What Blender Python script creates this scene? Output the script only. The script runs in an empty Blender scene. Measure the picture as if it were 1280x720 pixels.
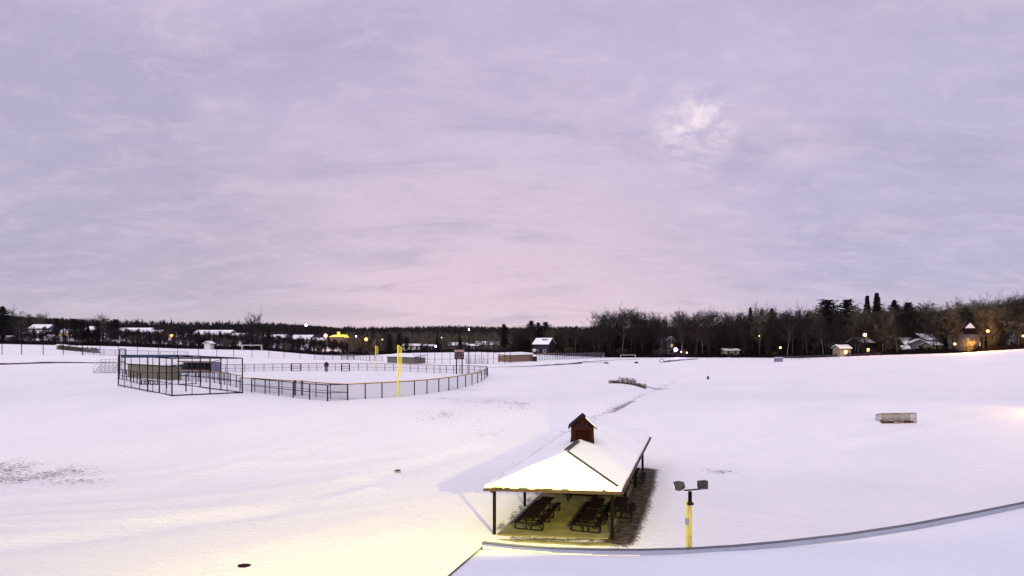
import bpy, math, random
import numpy as np
from mathutils import Vector, Matrix
random.seed(7); rng = np.random.default_rng(7)
sc = bpy.context.scene
COL = sc.collection
F, CX, HY, CZ = 760.0, 640.0, 428.0, 10.7      # lens in photo pixels, horizon row, camera height

# ------------------------------------------------------------------ terrain
def sm(t):
    t = np.clip(t, 0, 1); return t*t*(3-2*t)
EP = np.array([-200, 0,150,230,330,400,440,520,600,690,760,900,1000,1100,1200,1280,1500], float)
EY = np.array([430,430,433,436,438,444,445,441,440,444,447,447,447.5,444,441,436,434], float)
ED = np.array([230,230,230,235,245,250,255,260,265,260,250,240,220,200,185,170,165], float)
E0 = np.array([140]*11+[135,125,115,100,90,85], float)
EZ = CZ-(EY-HY)/F*ED
SL = np.interp(EP, [-200,400,460,760,900,1280,1500],[.055,.05,.03,.02,.03,.06,.06])
RP = np.array([-200,0,100,150,250,300,340,400,450,520,560,640,700,760,870,950,1050,1150,1280,1500],float)
RY = np.array([392,394,400,407,408,405.5,404.5,407,410,408,407,409,408,408,408,403,396,392,380,376],float)
DITCH = [(700,545),(722,530),(770,505),(800,492),(830,478),(850,470)]
PAV = (5.0, 42.5)
def hgt(X, Y):
    X = np.asarray(X, float); Y = np.asarray(Y, float)
    Yc = np.maximum(Y, 8.0)
    px = CX+F*X/Yc
    px = np.clip(px, -200, 1500)
    D = np.interp(px, EP, ED); ze = np.interp(px, EP, EZ); y0 = np.interp(px, EP, E0); sl = np.interp(px, EP, SL)
    base = 3.9*sm((Y-46)/28)
    # flat pad under the picnic shelter
    a = math.radians(16.5); dx = X-PAV[0]; dy = Y-PAV[1]
    u = dx*math.cos(a)-dy*math.sin(a); v = dx*math.sin(a)+dy*math.cos(a)
    m = sm((6.5-np.abs(u))/2.5+0.0)*sm((15-np.abs(v))/4)
    base = base*(1-m)
    z = base+(ze-3.9)*sm((Y-y0)/(D-y0))
    # hillside behind the field edge
    over = np.maximum(Y-D-5, 0)
    ridge = CZ+(HY-np.interp(px, RP, RY))/F*900-11
    z1 = ze+sl*np.minimum(over, 200)
    t = sm((Y-D-150)/(900-D-150))
    z = np.where(Y > D, z1*(1-t)+np.maximum(ridge, z1*0+5)*t, z)
    z = np.where(Y > 900, z-0.06*(Y-900), z)
    # gentle drifts
    near = sm((70-np.abs(Y-60))/40)
    z = z+(1-m)*(0.10*np.sin(X*0.13+Y*0.21+1.0)*np.sin(Y*0.11-X*0.05)+0.05*np.sin(X*0.31-Y*0.43))*near
    return z
def H(x, y): return float(hgt(np.array([x]), np.array([y]))[0])
def gp(px, py):
    """the spot on the terrain seen at a photo pixel"""
    Y = np.concatenate([np.arange(18,150,.1), np.arange(150,420,.25)])
    X = (px-CX)/F*Y
    ray = CZ-(py-HY)/F*Y
    g = hgt(X, Y)
    i = np.argmax(ray <= g)
    if not (ray <= g).any():
        d = float(np.interp(px, EP, ED)); return Vector(((px-CX)/F*d, d, H((px-CX)/F*d, d)))
    return Vector((X[i], Y[i], g[i]))
def at(px, D):
    x = (px-CX)/F*D
    return Vector((x, D, H(x, D)))

# ------------------------------------------------------------------ materials
def mat(name, col, rough=.8, metal=0, noise=0, nscale=5, col2=None, bump=0, bscale=20, emis=None, estr=0, alpha=None, stretch=None, spec=.5):
    m = bpy.data.materials.new(name); m.use_nodes = True
    nt = m.node_tree; b = nt.nodes['Principled BSDF']
    b.inputs['Base Color'].default_value = (*col, 1); b.inputs['Roughness'].default_value = rough
    b.inputs['Metallic'].default_value = metal; b.inputs['Specular IOR Level'].default_value = spec
    tc = nt.nodes.new('ShaderNodeTexCoord'); mp = nt.nodes.new('ShaderNodeMapping')
    nt.links.new(tc.outputs['Object'], mp.inputs['Vector'])
    if stretch: mp.inputs['Scale'].default_value = stretch
    if noise or col2:
        n = nt.nodes.new('ShaderNodeTexNoise'); n.inputs['Scale'].default_value = nscale; n.inputs['Detail'].default_value = 6
        n.inputs['Roughness'].default_value = .65
        nt.links.new(mp.outputs[0], n.inputs['Vector'])
        r = nt.nodes.new('ShaderNodeValToRGB')
        c2 = col2 or tuple(c*(1-noise) for c in col)
        r.color_ramp.elements[0].position = .35; r.color_ramp.elements[1].position = .65
        r.color_ramp.elements[0].color = (*c2, 1); r.color_ramp.elements[1].color = (*col, 1)
        nt.links.new(n.outputs['Fac'], r.inputs['Fac']); nt.links.new(r.outputs['Color'], b.inputs['Base Color'])
    if bump:
        n2 = nt.nodes.new('ShaderNodeTexNoise'); n2.inputs['Scale'].default_value = bscale; n2.inputs['Detail'].default_value = 5
        nt.links.new(mp.outputs[0], n2.inputs['Vector'])
        bp = nt.nodes.new('ShaderNodeBump'); bp.inputs['Strength'].default_value = bump; bp.inputs['Distance'].default_value = .05
        nt.links.new(n2.outputs['Fac'], bp.inputs['Height']); nt.links.new(bp.outputs['Normal'], b.inputs['Normal'])
    if emis:
        b.inputs['Emission Color'].default_value = (*emis, 1); b.inputs['Emission Strength'].default_value = estr
    if alpha is not None:
        b.inputs['Alpha'].default_value = alpha
    return m
M = {}
M['black_metal'] = mat('black painted metal', (.004,.004,.006), .7, spec=.15)
M['dark_post'] = mat('dark brown post', (.004,.003,.004), .8, spec=.1)
M['green_metal'] = mat('dark coated fence metal', (.006,.008,.014), .7, spec=.15)
M['light_metal'] = mat('weathered fence metal', (.12,.10,.15), .6)
M['galv'] = mat('galvanised metal', (.42,.42,.45), .45, .4, noise=.3, nscale=8)
M['net'] = mat('dark netting', (.05,.05,.07), .9, alpha=.07)
M['chain'] = mat('chain link mesh', (.22,.22,.27), .8, alpha=.30)
M['chain_far'] = mat('far chain link mesh', (.3,.28,.35), .8, alpha=.22)
M['cap'] = mat('yellow brown fence cap', (.62,.34,.10), .6)
M['yellow'] = mat('yellow paint', (.88,.76,.04), .5, noise=.12, nscale=3)
M['pole_yellow'] = mat('worn yellow pole with painted glow', (.88,.76,.06), .5, col2=(.42,.20,.03), nscale=2.2, stretch=(7,7,1.2))  # yellow also carries the lamp's glow on the pole; brown streaks are wear
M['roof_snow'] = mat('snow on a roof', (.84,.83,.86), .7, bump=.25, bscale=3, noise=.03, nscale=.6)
M['low_snow'] = mat('snow on the low roof', (.72,.73,.80), .7, bump=.5, bscale=2.0, noise=.04, nscale=.5)  # darker, bluer snow: the low roof's shade is put into the colour
M['fascia'] = mat('brown roof fascia', (.045,.016,.014), .7, noise=.4, nscale=3)
M['seam'] = mat('dark bare roof ridge', (.05,.035,.045), .7, noise=.5, nscale=4)
M['louver'] = mat('red brown louvre', (.018,.004,.004), .9, spec=.05, noise=.5, nscale=6)
M['tan'] = mat('tan trim', (.034,.009,.010), .9, spec=.05, noise=.3, nscale=5)
M['shingle'] = mat('dark brown shingle', (.022,.008,.016), .9, spec=.05, noise=.4, nscale=8)
M['table'] = mat('dark weathered table planks', (.016,.005,.006), .85, spec=.08, noise=.6, nscale=3, stretch=(8,1,8))
M['concrete'] = mat('damp concrete', (.21,.19,.08), .8, col2=(.11,.095,.04), nscale=.9, bump=.3, bscale=12)
M['dirt'] = mat('bare muddy ground', (.010,.006,.007), .95, col2=(.10,.075,.035), nscale=3, bump=.8, bscale=8)
M['rubble'] = mat('frozen dark earth', (.06,.05,.06), .95, noise=.5, nscale=4, bump=.6)
M['curb'] = mat('blue grey parapet metal', (.38,.40,.48), .6, noise=.15, nscale=1.5)
M['curbtop'] = mat('dark parapet cap', (.09,.09,.12), .5)
M['brick_t'] = mat('brown wall', (.26,.17,.11), .85, noise=.3, nscale=6)
M['olive'] = mat('olive block wall', (.17,.145,.10), .9, noise=.25, nscale=2)
M['greywall'] = mat('grey brown block wall', (.15,.13,.12), .9, noise=.25, nscale=2)
M['tanwall'] = mat('tan wall', (.22,.135,.09), .9, noise=.2, nscale=2)
M['darkin'] = mat('dark interior', (.012,.010,.012), .9)  # near-black puts the shade inside the open dugout into its back wall
M['bark'] = mat('grey brown bark', (.022,.017,.014), .95, noise=.5, nscale=1.5)
M['barkl'] = mat('pale grey bark', (.16,.14,.10), .95, noise=.5, nscale=1.5)
M['twig'] = mat('dark twigs', (.012,.008,.008), .95, noise=.5, nscale=.5)
M['twigr'] = mat('reddish twigs', (.022,.010,.007), .95, noise=.6, nscale=.5)
M['twigo'] = mat('olive grey twigs', (.10,.085,.055), .95, noise=.6, nscale=.5)
M['needle'] = mat('dark evergreen needles', (.006,.009,.007), .95, noise=.5, nscale=.6)
M['brush'] = mat('dark undergrowth', (.012,.008,.010), .95, noise=.5, nscale=.4, spec=.1)
M['wood_far'] = mat('far bare woodland', (.038,.028,.026), .95, col2=(.010,.008,.011), nscale=.05, spec=.1)
M['ground_wood'] = mat('leaf litter', (.03,.022,.022), .95, noise=.4, nscale=.1)
M['white_wall'] = mat('white siding', (.62,.62,.60), .8, noise=.1)
M['grey_wall'] = mat('grey siding', (.14,.13,.145), .8, noise=.15)
M['cream_wall'] = mat('cream siding', (.34,.27,.16), .8, noise=.15)
M['red_wall'] = mat('dark red siding', (.12,.025,.022), .8, noise=.2)
M['dark_wall'] = mat('dark brown siding', (.015,.010,.015), .8, noise=.2)
M['green_wall'] = mat('pale green siding', (.36,.40,.22), .8, noise=.2)
M['glass'] = mat('dark window glass', (.02,.022,.03), .15)
M['lit_win'] = mat('lit window', (.8,.5,.2), .5, emis=(1,.62,.25), estr=2.2)
M['gold_roof'] = mat('gold roof with painted lamplight', (.7,.55,.1), .5, emis=(1,.74,.10), estr=.7, noise=.4, nscale=1.5)  # yellow lamplight falling on the restaurant roof is put in as emission
M['white_pipe'] = mat('white pipe', (.7,.7,.72), .5)
M['board'] = mat('maroon board', (.03,.007,.010), .7, noise=.4, nscale=3)
M['boardtop'] = mat('pale red board strip', (.36,.20,.19), .7, noise=.25, nscale=5)
M['netgoal'] = mat('goal netting', (.50,.50,.36), .9, alpha=.62, noise=.4, nscale=5)
M['rust'] = mat('rusty goal frame', (.34,.15,.10), .7, noise=.3)
M['weed'] = mat('dry weeds', (.16,.08,.07), .95, noise=.5, nscale=2)
M['purple'] = mat('lavender painted box', (.20,.17,.28), .7, noise=.2)
M['lens'] = mat('lit floodlight lens', (.9,.8,.5), .4, emis=(1,.86,.42), estr=6)
def glow(name, c, s): return mat(name, c, .5, emis=c, estr=s)
M['g_orange'] = glow('orange sodium lamp', (1,.34,.06), 3.2)
M['g_white'] = glow('white lamp', (.95,.82,1), 9)
M['g_pink'] = glow('pinkish sodium lamp', (1,.36,.22), 4)
M['g_violet'] = glow('violet white lamp', (.62,.30,1), 4)
M['g_warm'] = glow('warm lamp', (1,.66,.25), 2.5)

# ------------------------------------------------------------------ builders
def tag(o, label=None, cat=None, group=None, kind=None):
    if label: o['label'] = label
    if cat: o['category'] = cat
    if group: o['group'] = group
    if kind: o['kind'] = kind
    return o
def thing(name, loc, label, cat, rz=0, group=None):
    o = bpy.data.objects.new(name, None); o.empty_display_size = .3
    COL.objects.link(o); o.location = loc; o.rotation_euler = (0,0,rz)
    return tag(o, label, cat, group)
class MB:
    def __init__(s): s.v = []; s.f = []
    def box(s, c, d, rz=0, mtx=None):
        i = len(s.v); q = Matrix.Rotation(rz,3,'Z') if mtx is None else mtx
        for z in (-.5,.5):
            for (x,y) in ((-.5,-.5),(.5,-.5),(.5,.5),(-.5,.5)):
                p = q @ Vector((x*d[0], y*d[1], z*d[2])); s.v.append((c[0]+p.x, c[1]+p.y, c[2]+p.z))
        for f in ((3,2,1,0),(4,5,6,7),(0,1,5,4),(1,2,6,5),(2,3,7,6),(3,0,4,7)): s.f.append(tuple(i+k for k in f))
        return s
    def tube(s, p, q, r, r2=None, n=8, cap=True):
        p = Vector(p); q = Vector(q); d = q-p
        if d.length < 1e-6: return s
        r2 = r if r2 is None else r2
        a = d.orthogonal().normalized(); b = d.normalized().cross(a); i = len(s.v)
        for (o, rr) in ((p, r), (q, r2)):
            for k in range(n):
                t = 2*math.pi*k/n; w = o+a*(rr*math.cos(t))+b*(rr*math.sin(t)); s.v.append(tuple(w))
        for k in range(n): s.f.append((i+k, i+(k+1)%n, i+n+(k+1)%n, i+n+k))
        if cap: s.f.append(tuple(i+n-1-k for k in range(n))); s.f.append(tuple(i+n+k for k in range(n)))
        return s
    def bar(s, p, q, w, h):
        p = Vector(p); q = Vector(q); d = q-p; L = d.length; x = d.normalized()
        up = Vector((0,0,1)); y = up.cross(x)
        if y.length < 1e-4: y = Vector((0,1,0))
        y.normalize(); z = x.cross(y)
        m = Matrix((x,y,z)).transposed()
        return s.box((p+q)/2, (L,w,h), mtx=m)
    def poly(s, pts): i = len(s.v); s.v += [tuple(p) for p in pts]; s.f.append(tuple(range(i, i+len(pts)))); return s
    def slab(s, pts, t):
        """closed solid: polygon pts extruded by vector t"""
        i = len(s.v); n = len(pts); t = Vector(t)
        s.v += [tuple(p) for p in pts]; s.v += [tuple(Vector(p)+t) for p in pts]
        s.f.append(tuple(range(i,i+n))); s.f.append(tuple(i+n+k for k in reversed(range(n))))
        for k in range(n): s.f.append((i+(k+1)%n, i+k, i+n+k, i+n+(k+1)%n))
        return s
    def build(s, name, m, parent=None, world=False, smooth=False):
        v = s.v
        if world and parent is not None:
            inv = Matrix.LocRotScale(parent.location, parent.rotation_euler, None)
            if parent.parent: inv = Matrix.LocRotScale(parent.parent.location, parent.parent.rotation_euler, None) @ inv
            inv = inv.inverted()
            v = [tuple(inv @ Vector(p)) for p in v]
        me = bpy.data.meshes.new(name); me.from_pydata(v, [], s.f); me.materials.append(m)
        if smooth: me.polygons.foreach_set('use_smooth', [True]*len(me.polygons))
        me.update()
        o = bpy.data.objects.new(name, me); COL.objects.link(o)
        if parent: o.parent = parent
        return o
def copy_tree(o, parent=None):
    c = o.copy(); COL.objects.link(c)
    if parent: c.parent = parent
    for ch in list(o.children): copy_tree(ch, c)
    return c
_cyl = {}
def post(parent, p, h, r, m, name='post', sink=.3, n=8):
    key = (name, round(h,2), r, m.name)
    if key not in _cyl:
        b = MB().tube((0,0,-sink),(0,0,h),r,n=n); o = b.build(name, m, parent); _cyl[key] = o.data
    else:
        o = bpy.data.objects.new(name, _cyl[key]); COL.objects.link(o); o.parent = parent
    o.location = Vector(p)-parent.location
    return o
def struct(o): o['kind'] = 'structure'; return o
def fence(name, label, pts, h, r, pm, nm, cap=None, mid=False, spacing=3.0, bottom=False, cat='fence', group=None, posts_at=None, rail=True, capr=None):
    r *= 1.45; capr = (capr or .07)*.75
    P = [Vector(p) for p in pts]
    t = thing(name, P[0], label, cat, group=group)
    seg = []
    for a, b in zip(P[:-1], P[1:]):
        n = max(1, round((b-a).length/spacing)) if posts_at is None else 1
        for k in range(n):
            x = a.lerp(b, k/n); x.z = H(x.x, x.y); seg.append(x)
    x = P[-1].copy(); x.z = H(x.x, x.y); seg.append(x)
    for x in seg: post(t, x, h, r, pm)
    up = Vector((0,0,1))
    if rail:
        b = MB(); 
        for a, c in zip(seg[:-1], seg[1:]): b.tube(a+up*h, c+up*h, r*.7, n=6)
        b.build('top_rail', pm, t, True)
    if mid:
        b = MB()
        for a, c in zip(seg[:-1], seg[1:]): b.tube(a+up*h*.5, c+up*h*.5, r*.5, n=6)
        b.build('mid_rail', pm, t, True)
    if bottom:
        b = MB()
        for a, c in zip(seg[:-1], seg[1:]): b.tube(a+up*.08, c+up*.08, r*.5, n=6)
        b.build('bottom_rail', pm, t, True)
    b = MB()
    for a, c in zip(seg[:-1], seg[1:]): b.poly([a+up*.05, c+up*.05, c+up*(h-.03), a+up*(h-.03)])
    b.build('netting', nm, t, True)
    if cap:
        b = MB()
        for a, c in zip(seg[:-1], seg[1:]): b.tube(a+up*(h+.04), c+up*(h+.04), capr, n=6)
        b.build('top_cap', cap, t, True)
    return t, seg

# ------------------------------------------------------------------ ground sheet
def axis(parts):
    out = []
    for a, b, s in parts: out += list(np.arange(a, b, s))
    out.append(parts[-1][1]); return np.array(out)
ys = axis([(-400,-20,40),(-20,14,3),(14,110,.5),(110,280,1.2),(280,480,8),(480,1400,28)])
xs = axis([(-1500,-300,60),(-300,-110,4),(-110,-60,1.5),(-60,60,.6),(60,110,1.5),(110,300,4),(300,1500,60)])
XX, YY = np.meshgrid(xs, ys); ZZ = hgt(XX, YY)
def gauss(cx, cy, rx, ry, rz=0):
    a = math.radians(rz); dx = XX-cx; dy = YY-cy
    u = (dx*math.cos(a)+dy*math.sin(a))/rx; v = (-dx*math.sin(a)+dy*math.cos(a))/ry
    return np.exp(-(u*u+v*v)*1.2)
bare = np.zeros_like(XX)
def patch(px, py, rx, ry, s, rz=0):
    global bare
    g = gp(px, py); bare = np.maximum(bare, s*gauss(g.x, g.y, rx, ry, rz))
patch(40,597,9,4.6,.62,8); patch(95,602,5,2.5,.55,0); patch(5,588,5,4,.62)
patch(555,520,7,6,.47); patch(600,500,10,6,.52); patch(640,505,8,7,.47); patch(575,487,7,5,.52); patch(620,540,6,4,.42)
patch(680,540,5,5,.22); patch(905,590,2.2,1.6,.6); patch(885,588,1.4,1.6,.5)
patch(715,458,10,7,.40); patch(770,457,10,6,.42); patch(800,468,6,4,.5); patch(745,468,10,4,.38); patch(820,462,7,4,.5); patch(690,464,8,4,.45)
patch(380,515,4,2,.28); patch(60,452,22,3,.30); patch(1075,449,10,3,.5)
def line_patch(pts, w, s):
    global bare
    G = [gp(*p) for p in pts]
    for a, b in zip(G[:-1], G[1:]):
        d = b-a; L2 = d.x**2+d.y**2
        t = np.clip(((XX-a.x)*d.x+(YY-a.y)*d.y)/L2, 0, 1)
        dist = np.hypot(XX-a.x-t*d.x, YY-a.y-t*d.y)
        bare = np.maximum(bare, s*np.exp(-(dist/w)**2))
line_patch([(690,548),(722,530),(760,510),(790,498),(828,481),(845,474)], 1.0, .52)
line_patch([(845,474),(862,465),(885,459)], 1.2, .40)
line_patch([(765,512),(790,499)], .7, .8); line_patch([(803,482),(830,484)], 1.2, .8)
line_patch([(500,590),(540,585),(600,565),(660,540)], .8, .32)
line_patch([(0,455.5),(60,454),(150,453),(300,457)], 2.0, .5)
# ditch along that line and sled tracks pressed into the snow
def strip(P, w, s):
    global bare
    for a, b in zip(P[:-1], P[1:]):
        dx, dy = b[0]-a[0], b[1]-a[1]; L2 = dx*dx+dy*dy
        t = np.clip(((XX-a[0])*dx+(YY-a[1])*dy)/L2, 0, 1)
        bare = np.maximum(bare, s*np.exp(-(np.hypot(XX-a[0]-t*dx, YY-a[1]-t*dy)/w)**2))
def shp(a, v): u_ = Vector((6.44,-.75)).normalized(); v_ = Vector((5.44,17.6)).normalized(); return (-.98+u_.x*a+v_.x*v, 33.9+u_.y*a+v_.y*v)
strip([shp(6.9,-.3),shp(7.0,6),shp(7.0,12),shp(6.8,18.6)], 1.0, 1.5)
strip([shp(1.2,-.55),shp(6.9,-.5)], .45, 1.0)
strip([shp(-.1,.5),shp(-.1,18)], .35, .8)
def carve(pts, w, d):
    global ZZ
    G = [gp(*p) for p in pts]; best = np.full_like(XX, 1e9)
    for a, b in zip(G[:-1], G[1:]):
        e = b-a; L2 = e.x**2+e.y**2
        t = np.clip(((XX-a.x)*e.x+(YY-a.y)*e.y)/L2, 0, 1)
        best = np.minimum(best, np.hypot(XX-a.x-t*e.x, YY-a.y-t*e.y))
    ZZ = ZZ-d*np.exp(-(best/w)**2)
    return best
track = np.zeros_like(XX)
carve([(700,545),(722,530),(770,508),(828,481),(860,466),(915,448)], 1.6, .35)
tracks = [([(0,683),(160,664),(330,640),(480,592),(600,560)],1.3,.22),([(0,640),(180,630),(340,612),(500,585)],.8,-.10),
          ([(0,648),(160,642),(320,634),(470,610)],.9,-.12),([(0,622),(150,612),(300,580),(420,545)],.9,-.10),
          ([(60,600),(200,590),(330,560),(440,530)],.8,-.09),([(300,580),(420,575),(520,560)],.7,-.08),
          ([(1040,555),(1130,540),(1230,520),(1279,512)],.7,-.08),([(1279,540),(1180,548),(1060,560)],1.2,.10),
          ([(900,520),(1050,500),(1200,492)],.8,-.06),([(640,600),(500,640),(300,690)],1.0,-.06),
          ([(0,656),(120,654),(300,640),(420,622)],.45,-.07),([(0,634),(140,630),(260,618),(380,590)],.4,-.07),([(0,662),(200,652),(380,626),(470,600)],.4,.07),
          ([(140,606),(260,590),(400,556),(470,540)],.4,-.06),([(0,672),(220,660),(420,640),(560,620)],.4,-.05),([(860,560),(980,545),(1140,522)],.4,-.05),
          ([(900,575),(1040,556),(1200,528),(1279,518)],.4,-.05),([(300,600),(430,588),(540,570),(660,528)],.35,-.06),([(820,620),(900,640),(1000,650)],.4,-.05)]
for p, w, d in tracks:
    b_ = carve(p, w, d)
    if d < 0: track = np.maximum(track, np.exp(-(b_/w)**2))
N = len(ys); Mx = len(xs)
verts = np.stack([XX.ravel(), YY.ravel(), ZZ.ravel()], 1)
ii = np.arange((N-1)*(Mx-1)); r_ = ii//(Mx-1); c_ = ii % (Mx-1); a_ = r_*Mx+c_
faces = np.stack([a_, a_+1, a_+Mx+1, a_+Mx], 1)
me = bpy.data.meshes.new('snow_ground')
me.vertices.add(len(verts)); me.vertices.foreach_set('co', verts.ravel())
me.loops.add(faces.size); me.loops.foreach_set('vertex_index', faces.ravel())
me.polygons.add(len(faces)); me.polygons.foreach_set('loop_start', np.arange(0, faces.size, 4)); me.polygons.foreach_set('loop_total', np.full(len(faces),4))
me.polygons.foreach_set('use_smooth', np.ones(len(faces), bool))
me.update(); me.validate()
pxx = np.clip(CX+F*XX/np.maximum(YY,8), -200, 1500)
DD = np.interp(pxx, EP, ED)
leaf = sm((YY-DD-np.where(pxx < 430, 150, 14))/12.0)
leaf = np.where(pxx < 430, leaf, leaf)
for nm, arr in (('bare', bare), ('litter', leaf), ('track', track)):
    at_ = me.attributes.new(nm, 'FLOAT', 'POINT'); at_.data.foreach_set('value', arr.ravel().astype(np.float32))
ground = bpy.data.objects.new('snow_ground', me); COL.objects.link(ground); struct(ground)
def ground_mat():
    m = bpy.data.materials.new('trodden snow over grass'); m.use_nodes = True; nt = m.node_tree; b = nt.nodes['Principled BSDF']
    N_ = nt.nodes.new; L = nt.links.new
    tc = N_('ShaderNodeTexCoord')
    def noise(scale, detail=5, rough=.6, st=None):
        n = N_('ShaderNodeTexNoise'); n.inputs['Scale'].default_value = scale; n.inputs['Detail'].default_value = detail; n.inputs['Roughness'].default_value = rough
        if st:
            mp = N_('ShaderNodeMapping'); mp.inputs['Scale'].default_value = st; mp.inputs['Rotation'].default_value = (0,0,math.radians(-14)); L(tc.outputs['Object'], mp.inputs['Vector']); L(mp.outputs[0], n.inputs['Vector'])
        else: L(tc.outputs['Object'], n.inputs['Vector'])
        return n.outputs['Fac']
    def mathn(op, a, bb=None, c=None):
        n = N_('ShaderNodeMath'); n.operation = op
        for i, x in enumerate((a, bb, c)):
            if x is None: continue
            if isinstance(x, (int, float)): n.inputs[i].default_value = x
            else: L(x, n.inputs[i])
        return n.outputs[0]
    def ramp(f, p0, p1):
        n = N_('ShaderNodeMapRange'); L(f, n.inputs['Value']); n.inputs['From Min'].default_value = p0; n.inputs['From Max'].default_value = p1; return n.outputs[0]
    def mix(f, c1, c2):
        n = N_('ShaderNodeMix'); n.data_type = 'RGBA'
        L(f, n.inputs['Factor'])
        for s, c in (('A', c1), ('B', c2)):
            i = [k for k in n.inputs if k.name == s and k.type == 'RGBA'][0]
            if isinstance(c, tuple): i.default_value = (*c, 1)
            else: L(c, i)
        return [k for k in n.outputs if k.type == 'RGBA'][0]
    def attr(nm): n = N_('ShaderNodeAttribute'); n.attribute_name = nm; return n.outputs['Fac']
    snow = mix(ramp(noise(.12, 4), .35, .65), (.85,.84,.87), (.90,.88,.90))
    snow = mix(mathn('MULTIPLY', ramp(noise(2.2, 6, .7, (1,3.2,1)), .5, .75), .35), snow, (.70,.69,.74))
    snow = mix(mathn('MULTIPLY', attr('track'), .5), snow, (.90,.88,.88))
    sp = noise(3.4, 9, .85)
    big = noise(.45, 3, .5)
    f = mathn('ADD', mathn('MULTIPLY', attr('bare'), .34), mathn('ADD', mathn('MULTIPLY', sp, .85), mathn('MULTIPLY', big, .15)))
    spk = ramp(f, .685, .735)
    dirt = mix(ramp(noise(3, 4), .4, .6), (.12,.105,.10), (.34,.31,.32))
    dirt = mix(ramp(attr('bare'), .72, 1.0), dirt, mix(ramp(noise(2.2, 5, .7), .42, .6), (.014,.009,.009), (.10,.075,.04)))
    c = mix(spk, snow, dirt)
    litc = mix(ramp(noise(.08, 6, .7), .4, .6), (.008,.006,.007), (.022,.016,.015))
    c = mix(attr('litter'), c, litc)
    L(c, b.inputs['Base Color']); b.inputs['Roughness'].default_value = .75; b.inputs['Specular IOR Level'].default_value = .25
    vor = N_('ShaderNodeTexVoronoi'); vor.inputs['Scale'].default_value = 1.9; vor.inputs['Randomness'].default_value = 1; L(tc.outputs['Object'], vor.inputs['Vector'])
    foot = mathn('MULTIPLY', ramp(vor.outputs['Distance'], .18, .05), ramp(noise(.09, 3, .5), .52, .62))
    h = mathn('ADD', mathn('MULTIPLY', noise(1.1, 7, .72, (1,2.6,1)), 1.2), mathn('MULTIPLY', noise(5.5, 6, .8), .7))
    h = mathn('SUBTRACT', h, mathn('MULTIPLY', foot, .6))
    bp = N_('ShaderNodeBump'); bp.inputs['Strength'].default_value = .8; bp.inputs['Distance'].default_value = .16
    L(h, bp.inputs['Height']); L(bp.outputs['Normal'], b.inputs['Normal'])
    return m
me.materials.append(ground_mat())

# ------------------------------------------------------------------ picnic shelter
def px3(px, py, D): return Vector(((px-CX)/F*D, D, CZ-(py-HY)/F*D))
O = Vector((-.98, 33.9, 0))                    # near left post
U = Vector((6.44, -.75, 0)); V = Vector((5.44, 17.6, 0))
un = U.normalized(); vn = V.normalized()
sh = thing('picnic_shelter', O+U*.5+V*.5, 'open picnic shelter on dark posts with a snow covered hipped roof and brown cupola', 'picnic shelter')
ET, EZo = 2.78, .0
for s in (0,1):
    for k in range(4):
        p = O+U*s+V*(k/3)
        o = post(sh, p, 2.62, .095, M['dark_post'], n=10, sink=.1)
b = MB()
for s in (0,1):
    p = O+U*s; b.bar(p-vn*.5+Vector((0,0,2.55)), p+V+vn*.5+Vector((0,0,2.55)), .14, .22)
for k in range(4):
    p = O+V*(k/3); b.bar(p+un*.1+Vector((0,0,2.555)), p+U-un*.1+Vector((0,0,2.555)), .12, .2)
b.build('beam', M['dark_post'], sh, True)
ov = .62
A = O-un*.34-vn*.75; B = O+U+un*ov-vn*.75; C_ = O+U+V+un*ov+vn*.8; D_ = O+V-un*.34+vn*.8
for q in (A,B,C_,D_): q.z = 2.70
mid0 = (A+B)/2; mid1 = (D_+C_)/2
R0 = mid0+vn*3.9-un*.06; R1 = mid1-vn*3.9-un*.06; R0.z = R1.z = 4.02
def planes(A,B,C,D,R0,R1): return [[A,B,R0],[B,C,R1,R0],[C,D,R1],[D,A,R0,R1]]
b = MB()
bm_pts = [A,B,C_,D_,R0,R1]
lo = [p-Vector((0,0,.10)) for p in bm_pts]
def shell(top, bot):
    b = MB(); b.v = [tuple(p) for p in top]+[tuple(p) for p in bot]
    fs = [(0,1,4),(1,2,5,4),(2,3,5),(3,0,4,5)]
    b.f = fs+[tuple(i+6 for i in reversed(f)) for f in fs]+[(k, k+6, (k+1)%4+6, (k+1)%4) for k in range(4)]
    return b
rf = shell(bm_pts, lo).build('roof', M['fascia'], sh, True)
ins = [bm_pts[i].lerp((R0 if i in (0,1) else R1), .012)+Vector((0,0,.02)) for i in range(4)]+[R0+Vector((0,0,.03)), R1+Vector((0,0,.03))]
snt = [p+Vector((0,0,.14)) for p in ins]
# snow blanket: subdivided sheet with sag and a ragged lip
def blanket(top, bot):
    b = MB()
    def grid(quad, nu, nv):
        i0 = len(b.v)
        for j in range(nv+1):
            for i in range(nu+1):
                s, t = i/nu, j/nv
                p = quad[0].lerp(quad[1], s).lerp(quad[3].lerp(quad[2], s), t)
                edge = 1 if j == 0 else 0
                z = .02*math.sin(p.x*1.7+p.y*.9)+.015*math.sin(p.x*4.1-p.y*3.3)-(.06 if edge else 0)+(random.uniform(-.02,.02) if edge else 0)
                b.v.append((p.x, p.y, p.z+z))
        for j in range(nv):
            for i in range(nu):
                a = i0+j*(nu+1)+i; b.f.append((a, a+1, a+nu+2, a+nu+1))
    A,B,C,D,R0,R1 = top
    grid([A,B,R0,R0], 30, 12); grid([B,C,R1,R0], 60, 12); grid([C,D,R1,R1], 30, 8); grid([D,A,R0,R1], 60, 8)
    a2 = bot
    for (p,q,pb,qb) in ((A,B,a2[0],a2[1]),(B,C,a2[1],a2[2]),(C,D,a2[2],a2[3]),(D,A,a2[3],a2[0])):
        b.poly([pb,qb,q,p])
    return b
blanket(snt, ins).build('snow_cover', M['roof_snow'], rf, True, smooth=True)
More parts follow.
